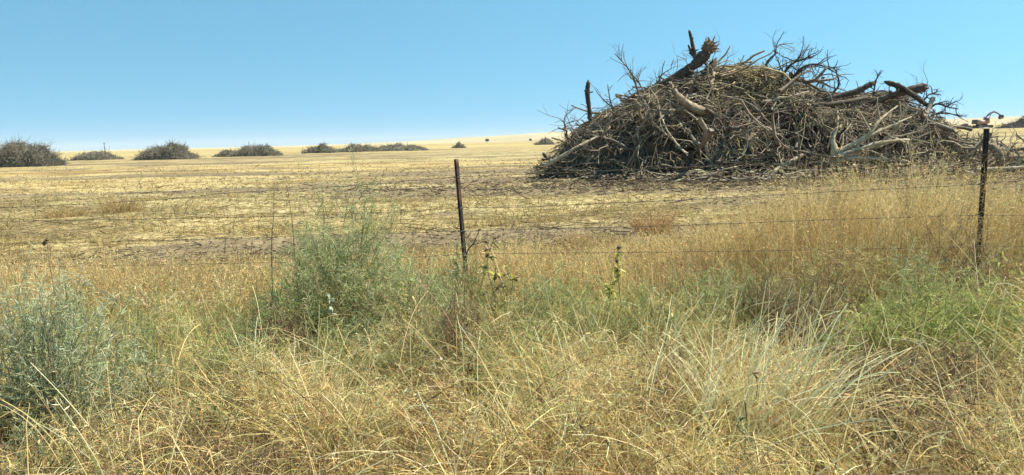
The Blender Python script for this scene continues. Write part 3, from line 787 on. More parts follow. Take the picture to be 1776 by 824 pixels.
# ------------------------------------------------------------------ the fence
def fence_y(x): return np.interp(x, [-9, -0.5, 3.77, 9], [8.0, 6.9, 6.0, 5.4])
fence = empty('wire_fence', (0, 6.8, 0))
set_props(fence, 'barbed wire fence of rusty strands on two dark metal posts between weeds and field', 'fence')
def T_post(top, bot, seed, label):
    rg = np.random.default_rng(seed)
    top, bot = Vector(top), Vector(bot)
    ax = (top - bot).normalized(); Lp = (top - bot).length
    ux = Vector((1, 0, 0)); ux = (ux - ax * ux.dot(ax)).normalized(); uy = ax.cross(ux)
    org_ = bot
    K = 36
    # T section outline: flange facing the road, web behind
    sec = [(-.021, -.004), (.021, -.004), (.021, .003), (.004, .003), (.004, .034), (-.004, .034), (-.004, .003), (-.021, .003)]
    V_ = []
    for k in range(K):
        cpt = ax * (Lp * k / (K - 1))
        for (a, b) in sec: V_.append(list(cpt + ux * a - uy * -b * -1))
    V_ = np.array(V_); ns = len(sec)
    i_ = np.arange(K * ns).reshape(K, ns)
    q_ = np.stack([i_[:-1], np.roll(i_, -1, 1)[:-1], np.roll(i_, -1, 1)[1:], i_[1:]], -1).reshape(-1, 4)
    q_ = np.concatenate([q_, [[i_[-1, 0], i_[-1, 1], i_[-1, 2], i_[-1, 7]], [i_[-1, 3], i_[-1, 4], i_[-1, 5], i_[-1, 6]]]])
    tcol = np.array([0.034, 0.028, 0.025])[None] * (1 + .25 * rg.normal(size=(len(V_), 1)))
    rust = rg.random((K, 1)).repeat(ns, 1).reshape(-1, 1) < 0.25
    tcol = np.where(rust, np.array([0.10, 0.055, 0.035]), tcol)
    g_ = Geo(); g_.add(V_, q_, np.clip(tcol, .01, .4))
    post = obj('post', g_.mesh('post', M_POST), fence); post.location = org_ - Vector(fence.location)
    post['label'] = label
    # studs down the front flange
    for k in range(17):
        h = Lp - 0.06 - k * 0.058
        if h < 0.3: break
        g2 = Geo(); c_ = ax * h
        box_geo(g2, tuple(c_ + ux * 0.0 - uy * 0.0095 * -1 * -1), (.010, .012, .020), (0.09, 0.065, 0.05))
        obj('stud', g2.mesh('stud', M_POST), post)
    return post, ax
WIRES = [
    [(-400, 372), (0, 360), (260, 347.6), (393, 335), (520, 328), (640, 320), (793, 307), (920, 302), (1150, 292), (1400, 283), (1705, 268), (1776, 262), (2200, 235)],
    [(-400, 392), (0, 384), (240, 380), (458, 376), (653, 370), (797, 361), (900, 359), (1180, 347), (1335, 338.5), (1636, 323), (1704, 319), (1776, 314), (2200, 295)],
    [(-400, 430), (0, 423), (240, 418), (437, 413), (653, 405), (801, 401), (900, 398), (1180, 391), (1440, 381), (1675, 374), (1701, 372), (1776, 373), (2200, 360)],
    [(-400, 472), (0, 464), (400, 457), (716, 446), (805, 441), (900, 439.5), (1180, 437), (1440, 433), (1667, 429), (1698, 428), (1776, 427), (2200, 420)],
]
def wire_pt(px, py):
    # on the fence line: solve the depth by iteration
    Yv = 6.5
    for _ in range(20):
        p = at(px, py, Yv); Yv = 0.5 * Yv + 0.5 * float(fence_y(p.x))
    return at(px, py, Yv - 0.02)
p1t, p2t = at(791, 276, 6.9), at(1711, 223, 6.0)
p1b, p2b = at(812, 520, 6.9), at(1692.5, 520, 6.0)
p1, ax1 = T_post(p1t, p1b, 1, 'dark rusty metal post leaning left, beside the pale leafy weed')
p2, ax2 = T_post(p2t, p2b, 2, 'dark metal post before the right end of the huge pile')
wrng = np.random.default_rng(77)
for w in WIRES:
    pts = [wire_pt(a, b) for a, b in w]
    P = bezier(pts, 170)
    P = P + wrng.normal(size=P.shape) * 0.0012
    g = Geo()
    V, Q = tube_geo(P[None], np.full((1, len(P)), 0.0023), 6, False); g.add(V, Q, (.07, .055, .045))
    # barbs every 12 cm or so
    seg = np.linalg.norm(np.diff(P, axis=0), axis=1).cumsum()
    T = norm(np.diff(P, axis=0))
    s = 0.05
    bp, br = [], []
    while s < seg[-1]:
        k = min(int(np.searchsorted(seg, s)), len(T) - 1)
        c = P[k + 1]; t_ = T[k]
        for _ in range(2):
            dd = wrng.normal(size=3); dd -= t_ * dd.dot(t_); dd /= np.linalg.norm(dd)
            bp.append(np.stack([c - dd * .016 - t_ * .004, c, c + dd * .016 + t_ * .004])); br.append([.0010, .0022, .0010])
        bp.append(np.stack([c - t_ * .012, c, c + t_ * .012])); br.append([.0029, .0033, .0029])
        s += 0.125
    V, Q = tube_geo(np.array(bp), np.array(br), 4, False); g.add(V, Q, (.06, .045, .04))
    o = obj('barbed_wire', g.mesh('barbed_wire', M_WIRE, origin=tuple(fence.location)), fence)
# clips that tie the strands to the posts, one ring per strand
for post, ax, pxs in ((p1, ax1, (793.5, 798, 801, 805)), (p2, ax2, (1708, 1704, 1701, 1698))):
    for w, px in zip(WIRES, pxs):
        py = np.interp(px, [a for a, b in w], [b for a, b in w])
        c = np.array(wire_pt(px, py))
        a = np.linspace(0, 2 * math.pi, 13)
        loop = np.stack([c[0] + 0.032 * np.cos(a), c[1] + 0.02 + 0.028 * np.sin(a), c[2] + 0.006 * np.cos(a)], -1)
        V, Q = tube_geo(loop[None], np.full((1, 13), 0.0028), 5, False)
        g = Geo(); g.add(V, Q, (.16, .15, .14))
        oo = np.array(fence.location) + np.array(post.location)
        obj('wire_clip', g.mesh('wire_clip', M_POST, origin=oo), post)

#PLANTS
# ------------------------------------------------------------------ stubble, straw and litter of the field
vrng = np.random.default_rng(404)
def screen_spread(n, d0, d1, half=0.82, rng=vrng):
    """points on the ground, as many per step of 1/d as the eye sees"""
    inv = rng.uniform(1 / d1, 1 / d0, n); y = 1 / inv
    x = rng.uniform(-half, half, n) * y + rng.uniform(-1.5, 1.5, n)
    return x, y
def in_pile(x, y):
    return pile_h(x, y) > 0.05
N = 90000
x, y = screen_spread(N, 8.2, 75)
f = field_mix(x, y)
cl = fbm(x / 0.8, y / 0.8, 131, 3)
keep = (vrng.random(N) < 0.05 + 0.95 * f * sst(0.35, 0.6, cl)) & ~in_pile(x, y)
x, y, f = x[keep], y[keep], f[keep]; N = len(x)
base = np.stack([x, y, gz(x, y) - 0.01], -1)
hgt = vrng.gamma(4, 0.018, N) * (0.6 + 0.8 * fbm(x / 6, y / 3, 137, 3)) + 0.02
P = stems(base, vrng.uniform(0, 6.28, N), np.abs(vrng.normal(0.7, 0.45, N)), vrng.normal(0.5, 0.5, N), hgt * 1.6, 3)
wd = (0.0028 + 0.00055 * y)[:, None] * np.array([1.1, 0.9, 0.3])[None]
C = pick([(0.42, 0.32, 0.13), (0.36, 0.265, 0.105), (0.50, 0.39, 0.17), (0.27, 0.20, 0.09), (0.17, 0.125, 0.065)], N, np.stack([.3 * f, .25 * f + .05, .2 * f, .17 + .15 * (1 - f), .06 + .5 * (1 - f)], -1), .1)
V, Q = ribbon_geo(P, wd, rand_dirs(N))
g = Geo(); g.add(V, Q, np.repeat(C, 6, 0))
# flattened straw lying on the ground
N = 50000
x, y = screen_spread(N, 8.2, 50)
k = ~in_pile(x, y) & (vrng.random(N) < 0.06 + 0.94 * field_mix(x, y)); x, y = x[k], y[k]; N = len(x)
c = np.stack([x, y, gz(x, y) + 0.012 + 0.02 * vrng.random(N)], -1)
a = vrng.uniform(0, 6.28, N); d = np.stack([np.cos(a), np.sin(a), vrng.normal(0, .12, N)], -1)
P = c[:, None] + d[:, None] * (np.array([-.5, .5])[None, :, None] * vrng.uniform(0.06, 0.3, N)[:, None, None])
V, Q = ribbon_geo(P, np.repeat((0.0025 + 0.0003 * y)[:, None], 2, 1), rand_dirs(N) * 0.3 + np.array([0, 0, 1.0]) * 0 + np.stack([-d[:, 1], d[:, 0], d[:, 2]], -1))
g.add(V, Q, np.repeat(pick([(0.52, 0.395, 0.185), (0.40, 0.30, 0.145), (0.26, 0.195, 0.11), (0.16, 0.12, 0.08)], N, [.33, .3, .22, .15]), 4, 0))
N = 16000
x = np.concatenate([vrng.normal(8.5, 6.0, N // 2), vrng.uniform(-14, 22, N // 2)]); y = np.concatenate([27.5 - np.abs(vrng.normal(0, 3.2, N // 2)), 1 / vrng.uniform(1 / 60, 1 / 10, N // 2)])
k = ~in_pile(x, y) & (y > 9.5) & (vrng.random(N) < 1.0 - .8 * field_mix(x, y)); x, y = x[k], y[k]; N = len(x)
a = vrng.uniform(0, 6.28, N); d = np.stack([np.cos(a), np.sin(a), vrng.normal(0, .2, N)], -1)
c = np.stack([x, y, gz(x, y) + .015 + .03 * vrng.random(N)], -1)
P = c[:, None] + d[:, None] * (np.array([-.5, 0, .5])[None, :, None] * vrng.gamma(2, .08, N)[:, None, None])
V, Q = tube_geo(P, np.repeat((vrng.uniform(.004, .011, N) * np.clip(y / 20, .8, 1.6))[:, None], 3, 1), 3, False)
g.add(V, Q, tube_cols(N, 3, 3, pick([(0.10, 0.078, 0.05), (0.055, 0.043, 0.03), (0.19, 0.145, 0.09), (0.30, 0.235, 0.15)], N, [.35, .3, .22, .13])))
set_props(obj('stubble', g.mesh('stubble', M_GRASS)), kind='stuff')
# clods and bark litter, thickest round the pile
N = 26000
x, y = screen_spread(N, 9.0, 60)
x2 = vrng.normal(8.5, 6.5, 9000); y2 = vrng.normal(26.0, 3.0, 9000)
x = np.concatenate([x, x2]); y = np.concatenate([y, y2]); k = (y > 9) & (vrng.random(len(x)) < 1.1 - 0.9 * field_mix(x, y)); x, y = x[k], y[k]; N = len(x)
r = np.minimum(vrng.gamma(1.5, 0.010, N) + 0.007, 0.035) * np.clip(y / 18, 0.7, 1.6)
oc = np.array([[1, 0, 0], [0, 1, 0], [-1, 0, 0], [0, -1, 0], [0, 0, 1], [0, 0, -1]], float)
of = np.array([[0, 1, 4, 4], [1, 2, 4, 4], [2, 3, 4, 4], [3, 0, 4, 4]])[:, :3]
v = oc[None] * r[:, None, None] * vrng.uniform(0.6, 1.5, (N, 6, 1)) * np.array([1.25, 1.0, 0.6])[None, None] + np.stack([x, y, gz(x, y) + r * 0.2], -1)[:, None]
tri = (of[None] + 6 * np.arange(N)[:, None, None]).reshape(-1, 3)
me = make_mesh('soil_clods', v.reshape(-1, 3), tri, M_SOIL, np.repeat(pick([(0.20, 0.15, 0.08), (0.14, 0.105, 0.06), (0.29, 0.22, 0.12), (0.085, 0.065, 0.04)], N), 6, 0))
set_props(obj('soil_clods', me), kind='stuff')
# broken sticks strewn over the field
def stick_mesh(seed):
    rg = np.random.default_rng(seed); paths = []
    limb_paths((-.5, 0, 0.02), (1, 0, 0), 1.0, 0.03, 1, paths, rg, .15, kids=(0, 2))
    g = Geo(); paths_geo(g, paths, [(0.12, 0.095, 0.07), (0.075, 0.06, 0.046), (0.26, 0.21, 0.15)][seed % 3], rg, 5)
    return g.mesh('stick', M_BARK, True)
sm = [stick_mesh(500 + k) for k in range(6)]
spots = []
for k in range(70):
    if k < 42:
        xx, yy = vrng.normal(9.0, 5.5), vrng.uniform(17, 26.3)
    else:
        a_, b_ = screen_spread(1, 22, 70, 0.72); xx, yy = float(a_[0]), float(b_[0])
    if pile_h(np.array([xx]), np.array([yy]))[0] > 0.05 or yy > 25 and abs(xx) < 1: continue
    spots.append((xx, yy))
for k, (xx, yy) in enumerate(spots):
    o = bpy.data.objects.new('stick', sm[k % 6]); COL.objects.link(o)
    o.location = (xx, yy, float(gz(np.array([xx]), np.array([yy]))[0]) + 0.02)
    o.rotation_euler = (vrng.uniform(0, 6.28), vrng.normal(0, .06), vrng.uniform(0, 6.28))
    s_ = vrng.uniform(0.25, 0.95); o.scale = (s_, s_ * 1.1, s_ * 1.1)
    set_props(o, 'dark broken stick lying on the open field between fence and brush piles', 'stick', 'sticks strewn over the field')

# ------------------------------------------------------------------ the weeds of the verge
def px_of(x, y): return W0 / 2 + FPX * x / y
def reg(px, py_, pts):
    return np.interp(px, [p[0] for p in pts], [p[1] for p in pts])
def spikelets(P, n_per, size, Cp, rng, t0=0.6, w=0.35, spread=0.9):
    """seed heads: short narrow scales round the upper part of each stem"""
    N, K, _ = P.shape
    t = rng.uniform(t0, 1.0, (N, n_per)) * (K - 1)
    i = np.minimum(t.astype(int), K - 2); f_ = (t - i)[..., None]
    ar = np.arange(N)[:, None]
    p = P[ar, i] * (1 - f_) + P[ar, i + 1] * f_
    ax = norm(P[ar, i + 1] - P[ar, i])
    d = norm(ax * 0.9 + rng.normal(size=p.shape) * spread + np.array([0, 0, -0.25]))
    L = size * rng.uniform(0.6, 1.3, (N, n_per))
    Q_ = np.stack([p, p + d * L[..., None] * .5, p + d * L[..., None]], 2).reshape(-1, 3, 3)
    W = (L.reshape(-1)[:, None] * np.array([0.5, 1.0, 0.12])[None] * w)
    V, Q = ribbon_geo(Q_, W, rand_dirs(N * n_per, rng))
    return V, Q, np.repeat(Cp, n_per * 6, 0)

def hum(x, y):
    return sst(.34, .66, fbm(x / .62 + 3, y / .50, 211, 3, .45))
# 1. the fine tan grass along the fence
N = 52000
y = vrng.uniform(6.0, 9.2, N); x = vrng.uniform(-0.80, 0.80, N) * y
p_ = px_of(x, y)
hmax = reg(p_, 0, [(-300, .60), (100, .62), (330, .60), (430, .50), (520, .46), (760, .50), (860, .50), (1000, .48), (1130, .56), (1300, .76), (1400, 1.06), (1500, 1.16), (1600, 1.08), (1800, 1.04), (2100, .9)])
cl = fbm(x / 0.7, y / 0.7, 151, 3)
dens = reg(p_, 0, [(-300, .75), (300, .75), (450, .45), (800, .4), (900, .65), (1100, .85), (1400, 1), (2000, 1)])
k = vrng.random(N) < dens * (0.18 + 1.3 * sst(.36, .6, cl)) * (1 - 0.85 * sst(7.9, 9.2, y + 0.9 * (cl - .5)))
x, y, p_, hmax, cl = x[k], y[k], p_[k], hmax[k], cl[k]; N = len(x)
base = np.stack([x, y, gz(x, y) - 0.01], -1)
Ls = hmax * (0.55 + 0.62 * vrng.random(N)) * (0.75 + 0.5 * cl) * (1 - 0.45 * sst(7.2, 9.0, y))
az = 6.28 * fbm(x / 1.5, y / 1.5, 153, 2) * 2 + vrng.normal(0, 1.1, N)
P = stems(base, az, np.abs(vrng.normal(0.12, 0.16, N)), np.abs(vrng.normal(0.5, 0.5, N)), Ls, 6, 2.0, .12)
P_A = P
TAN = [(0.60, 0.45, 0.20), (0.71, 0.565, 0.265), (0.46, 0.325, 0.145), (0.79, 0.66, 0.34), (0.31, 0.22, 0.11)]
wt = np.stack([.34 + 0 * x, .2 + .5 * sst(.5, .8, cl), .24 + 0 * x, .10 + 0 * x, .12 + .3 * sst(.5, .2, cl)], -1)
C = pick(TAN, N, wt, .1)
wd = vrng.uniform(0.0016, 0.0034, N)[:, None] * np.array([1.2, 1.1, 1, .9, .7, .4])[None]
g = Geo(); V, Q = ribbon_geo(P, wd, rand_dirs(N)); g.add(V, Q, np.repeat(C, 12, 0))
g.add(*spikelets(P, 6, 0.024, np.clip(C * np.array([1.08, 1.0, 0.95]), 0, .8), vrng, .58, .22))
set_props(obj('tan_grass', g.mesh('tan_grass', M_GRASS)), kind='stuff')

# 2. straw tangle of the near verge, grown from tussocks that arch outwards
def proj(x, y, z):
    d = np.stack([x, y, z - EYE.z], -1)
    k_ = FPX / (d @ np.array(F)); return W0 / 2 + d @ np.array(RV) * k_, H0 / 2 - d @ np.array(UV) * k_
def blobs(px, py, L):
    t = 0 * px
    for cx, cy, rx, ry, w in L: t = t + w * np.exp(-((px - cx) / rx) ** 2 - ((py - cy) / ry) ** 2)
    return t
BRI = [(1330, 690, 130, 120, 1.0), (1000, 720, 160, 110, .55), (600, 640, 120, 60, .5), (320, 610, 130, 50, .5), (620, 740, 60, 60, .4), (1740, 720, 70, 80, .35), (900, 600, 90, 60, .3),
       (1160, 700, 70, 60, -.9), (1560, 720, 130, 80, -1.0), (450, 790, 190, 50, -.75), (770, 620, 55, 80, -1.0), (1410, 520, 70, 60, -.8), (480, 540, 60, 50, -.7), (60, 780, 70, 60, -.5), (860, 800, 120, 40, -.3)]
GRE = [(250, 540, 170, 70, .8), (380, 470, 90, 50, .4), (1000, 530, 230, 50, 1.0), (1640, 560, 160, 60, 1.0), (600, 500, 130, 80, .8), (420, 660, 60, 40, .5), (880, 640, 80, 60, .5), (60, 640, 120, 160, .6), (1240, 520, 120, 40, .5)]
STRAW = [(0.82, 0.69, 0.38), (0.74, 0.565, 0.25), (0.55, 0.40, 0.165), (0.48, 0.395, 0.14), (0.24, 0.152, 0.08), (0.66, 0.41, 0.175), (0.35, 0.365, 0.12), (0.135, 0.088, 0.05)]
NC = 2100
yc = np.sqrt(vrng.uniform(2.15 ** 2, 6.3 ** 2, NC)); xc = vrng.uniform(-0.78, 0.78, NC) * yc + vrng.uniform(-1.0, 1.0, NC)
pxc, pyc = proj(xc, yc, 0 * xc + .2)
hm = hum(xc, yc)
kk = vrng.random(NC) < (.12 + .95 * hm) * np.where(yc > 4.4, .62, 1.25) * np.where(blobs(pxc, pyc, BRI) < -.4, .12, 1.0)
xc, yc, pxc, pyc, hm = xc[kk], yc[kk], pxc[kk], pyc[kk], hm[kk]; NC = len(xc)
bri = np.clip(blobs(pxc, pyc, BRI) + vrng.normal(0, .32, NC), -1, 1.2); gre = np.clip(blobs(pxc, pyc, GRE) + vrng.normal(0, .15, NC), 0, 1)
per = np.maximum(12, vrng.gamma(4, 13, NC) * np.clip(1.1 + .4 * bri, .5, 1.6)).astype(int)
ci = np.repeat(np.arange(NC), per); N = len(ci)
Hc = vrng.uniform(.14, .34, NC) * (.62 + .62 * hm) * (1 + .12 * bri) * np.interp(yc, [2.1, 3.2, 4.2, 4.8, 6.3], [1.0, 1.0, .80, .62, .60]) * np.where(bri < -.5, .7, 1.0)
rc = vrng.uniform(.03, .13, NC)
a0 = vrng.uniform(0, 6.28, N); rr = rc[ci] * np.sqrt(vrng.random(N))
x = xc[ci] + rr * np.cos(a0); y = yc[ci] + rr * np.sin(a0)
base = np.stack([x, y, gz(x, y) - 0.01], -1)
wind = vrng.uniform(0, 6.28, NC); wst = vrng.random(NC) ** 1.1
dx = np.cos(a0) * .8 + wst[ci] * np.cos(wind[ci]) * 1.6 + vrng.normal(0, .35, N); dy = np.sin(a0) * .8 + wst[ci] * np.sin(wind[ci]) * 1.6 + vrng.normal(0, .35, N)
az = np.arctan2(dy, dx)
Ls = Hc[ci] * np.clip(vrng.gamma(7, 1 / 7, N), .35, 1.7) * (1.15 + .5 * wst[ci])
lean = np.abs(vrng.normal(.25, .25, N)) + wst[ci] * vrng.uniform(.2, 1.1, N)
bend = np.abs(vrng.normal(.9, .6, N)) + .3 * wst[ci]
P = stems(base, az, lean, bend, Ls, 8, 1.5, .20)
kink = vrng.random(N) < .16                     # broken stems fold over
P[kink, 5:, 2] -= (Ls[kink] * .22)[:, None] * np.array([.35, .8, 1.3])[None]
P[:, :, 2] = np.maximum(P[:, :, 2], base[:, 2:3] + 0.012 + 0.06 * vrng.random((N, 1)))
bb, gg = bri[ci], gre[ci]
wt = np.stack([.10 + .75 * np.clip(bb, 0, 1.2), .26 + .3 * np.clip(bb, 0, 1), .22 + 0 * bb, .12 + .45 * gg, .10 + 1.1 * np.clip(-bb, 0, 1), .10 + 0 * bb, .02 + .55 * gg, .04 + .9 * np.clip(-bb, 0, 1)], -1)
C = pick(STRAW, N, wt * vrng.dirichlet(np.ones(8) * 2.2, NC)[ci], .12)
wd = (0.0018 + 0.0030 * vrng.random(N) ** 2)[:, None] * np.array([1.15, 1.15, 1.1, 1.05, 1, .9, .75, .5])[None]
g = Geo(); V, Q = ribbon_geo(P, wd, rand_dirs(N)); g.add(V, Q, np.repeat(C, 16, 0))
sel = vrng.random(N) < .22
g.add(*spikelets(P[sel], 5, 0.022, np.clip(C[sel] * 1.08, 0, .8), vrng, .62, .26))
# single stems between the tussocks
N = 26000
y = np.sqrt(vrng.uniform(2.1 ** 2, 6.3 ** 2, N)); x = vrng.uniform(-.78, .78, N) * y + vrng.uniform(-1, 1, N)
base = np.stack([x, y, gz(x, y) - .01], -1)
qx, qy = proj(x, y, 0 * x + .2); bb = blobs(qx, qy, BRI); gg = np.clip(blobs(qx, qy, GRE), 0, 1)
kk = vrng.random(N) < np.where(bb < -.4, .35, 1.0)
x, y, base, bb, gg = x[kk], y[kk], base[kk], bb[kk], gg[kk]; N = len(x)
P = stems(base, vrng.uniform(0, 6.28, N), np.abs(vrng.normal(.5, .4, N)), vrng.normal(.8, .8, N), vrng.uniform(.12, .42, N), 6, 1.5, .16)
P[:, :, 2] = np.maximum(P[:, :, 2], base[:, 2:3] + 0.015 + .05 * vrng.random((N, 1)))
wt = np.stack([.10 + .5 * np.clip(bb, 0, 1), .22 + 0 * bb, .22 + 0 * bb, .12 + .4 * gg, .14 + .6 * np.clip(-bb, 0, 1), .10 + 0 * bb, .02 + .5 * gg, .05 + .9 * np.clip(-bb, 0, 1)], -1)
V, Q = ribbon_geo(P, (.0016 + .003 * vrng.random(N))[:, None] * np.array([1.1, 1.1, 1, .9, .8, .4])[None], rand_dirs(N)); g.add(V, Q, np.repeat(pick(STRAW, N, wt, .12), 12, 0))
# crinkled short thatch that fills the verge
M = 215000
y = np.sqrt(vrng.uniform(2.1 ** 2, 6.5 ** 2, M)); x = vrng.uniform(-0.77, 0.77, M) * y + vrng.uniform(-1.0, 1.0, M)
lump = fbm(x / .33, y / .33, 191, 3)
hm2 = hum(x, y); qx, qy = proj(x, y, gz(x, y) + .15)
kk = vrng.random(M) < (.22 + .78 * hm2) * np.where(blobs(qx, qy, BRI) < -.4, .5, 1.0)
x, y, lump, hm2 = x[kk], y[kk], lump[kk], hm2[kk]; M = len(x)
h = vrng.random(M) ** 1.1 * (0.02 + 0.40 * hm2 * (.5 + .8 * sst(.3, .75, lump)))
c = np.stack([x, y, gz(x, y) + 0.01 + h], -1); d = rand_dirs(M); d[:, 2] *= .7; d = norm(d)
LL = vrng.uniform(.035, .15, M)
P = c[:, None] + d[:, None] * (np.array([-.5, -.17, .17, .5])[None, :, None] * LL[:, None, None]) + vrng.normal(size=(M, 4, 3)) * (.10 * LL)[:, None, None]
V, Q = ribbon_geo(P, vrng.uniform(.0016, .0034, M)[:, None] * np.array([.8, 1, 1, .5])[None], rand_dirs(M))
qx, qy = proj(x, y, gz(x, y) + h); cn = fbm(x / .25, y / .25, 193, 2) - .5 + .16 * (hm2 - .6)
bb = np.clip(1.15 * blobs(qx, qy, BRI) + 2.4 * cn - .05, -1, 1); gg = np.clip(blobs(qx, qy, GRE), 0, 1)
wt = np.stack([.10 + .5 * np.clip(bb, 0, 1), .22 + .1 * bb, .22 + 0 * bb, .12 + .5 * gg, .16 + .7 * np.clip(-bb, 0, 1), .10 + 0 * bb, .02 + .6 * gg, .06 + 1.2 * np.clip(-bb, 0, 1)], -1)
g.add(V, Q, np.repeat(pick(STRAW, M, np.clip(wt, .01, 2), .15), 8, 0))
# long pale stems lying and arching over it
N = 1500
y = np.sqrt(vrng.uniform(2.4 ** 2, 5.9 ** 2, N)); x = vrng.uniform(-.78, .78, N) * y
P = stems(np.stack([x, y, gz(x, y) + .02], -1), vrng.uniform(0, 6.28, N), np.abs(vrng.normal(.6, .45, N)), vrng.normal(.9, .7, N), vrng.uniform(.3, .75, N), 10, 1.6, .08)
P[:, :, 2] = np.maximum(P[:, :, 2], P[:, :1, 2] + .06 + .1 * vrng.random((N, 1)))
V, Q = ribbon_geo(P, vrng.uniform(.0030, .0060, N)[:, None] * np.linspace(1.1, .6, 10)[None], rand_dirs(N)); g.add(V, Q, np.repeat(pick(STRAW[:3], N, [.5, .35, .15], .1), 20, 0))
set_props(obj('straw', g.mesh('straw', M_GRASS)), kind='stuff')

# 3. low feathery green weeds running through the verge
def feathery(base, az, lean, bend, L, Cst, Clf, rng, nl=26, leaf=0.035, lw=0.0022, K=6, droop=0.3, t0=0.12, geos=None):
    """stems with many thread-like leaves; returns (stem geo, leaf geo)"""
    P = stems(base, az, lean, bend, L, K, 1.4, .18, rng)
    N = len(base)
    gs, gl = geos if geos else (Geo(), Geo())
    wd = rng.uniform(.0022, .004, N)[:, None] * np.linspace(1.2, .4, K)[None]
    V, Q = tube_geo(P, wd * .5, 4, False); gs.add(V, Q, tube_cols(N, K, 4, Cst))
    t = rng.uniform(t0, 1, (N, nl)) * (K - 1); i = np.minimum(t.astype(int), K - 2); f_ = (t - i)[..., None]
    ar = np.arange(N)[:, None]
    p = P[ar, i] * (1 - f_) + P[ar, i + 1] * f_; ax = norm(P[ar, i + 1] - P[ar, i])
    d = norm(ax * 0.75 + rng.normal(size=p.shape) * .75)
    LL = leaf * rng.uniform(.5, 1.4, (N, nl)) * (1.25 - .6 * t / (K - 1))
    q1 = p + d * (LL * .55)[..., None]; q2 = p + d * LL[..., None] + np.array([0, 0, -1]) * (LL * droop * rng.random((N, nl)))[..., None]
    B = np.stack([p, q1, q2], 2).reshape(-1, 3, 3)
    W = np.repeat((lw * rng.uniform(.7, 1.4, N * nl))[:, None], 3, 1) * np.array([.7, 1.1, .35])[None]
    V, Q = ribbon_geo(B, W, rand_dirs(N * nl, rng))
    cl_ = np.repeat(Clf, nl, 0) * (1 + .14 * rng.normal(size=(N * nl, 1)))
    gl.add(V, Q, np.clip(np.repeat(cl_, 6, 0), .01, .8))
    return gs, gl, P
N = 5200
y = vrng.uniform(3.3, 6.3, N); x = vrng.uniform(-.78, .78, N) * y + vrng.uniform(-.8, .8, N)
p_ = px_of(x, y)
band = reg(p_, 0, [(-400, .4), (120, .5), (250, .85), (420, .7), (600, .8), (760, .5), (860, .9), (1000, 1), (1120, .85), (1200, .5), (1300, .8), (1380, .35), (1480, .6), (1776, .75), (2200, .7)])
dd = np.exp(-((y - 5.35 + .35 * np.sin(x * 1.7)) / .55) ** 2) + .25 * sst(.55, .7, fbm(x / .5, y / .5, 181, 3)) * (y > 3.3)
k = vrng.random(N) < band * dd * (0.35 + .9 * sst(.35, .6, fbm(x / .6, y / .6, 183, 2)))
x, y = x[k], y[k]; N = len(x)
base = np.stack([x, y, gz(x, y)], -1)
GRN = [(0.32, 0.35, 0.13), (0.38, 0.385, 0.16), (0.26, 0.30, 0.12), (0.46, 0.41, 0.19)]
hv = 0.36 + .30 * fbm(x / .6, y / .6, 187, 2)
C = pick(GRN, N, [.35, .3, .2, .15], .12)
gs, gl, _ = feathery(base, vrng.uniform(0, 6.28, N), np.abs(vrng.normal(.25, .25, N)), vrng.normal(.4, .5, N), hv * vrng.uniform(.7, 1.35, N), C * np.array([1.3, 1.15, .9]), C, vrng, 30, .045, .0026)
g = Geo(); g.add(np.concatenate(gs.V), np.concatenate(gs.Q), np.concatenate(gs.C)); g.add(np.concatenate(gl.V), np.concatenate(gl.Q), np.concatenate(gl.C))
set_props(obj('green_weeds', g.mesh('green_weeds', M_LEAF)), kind='stuff')

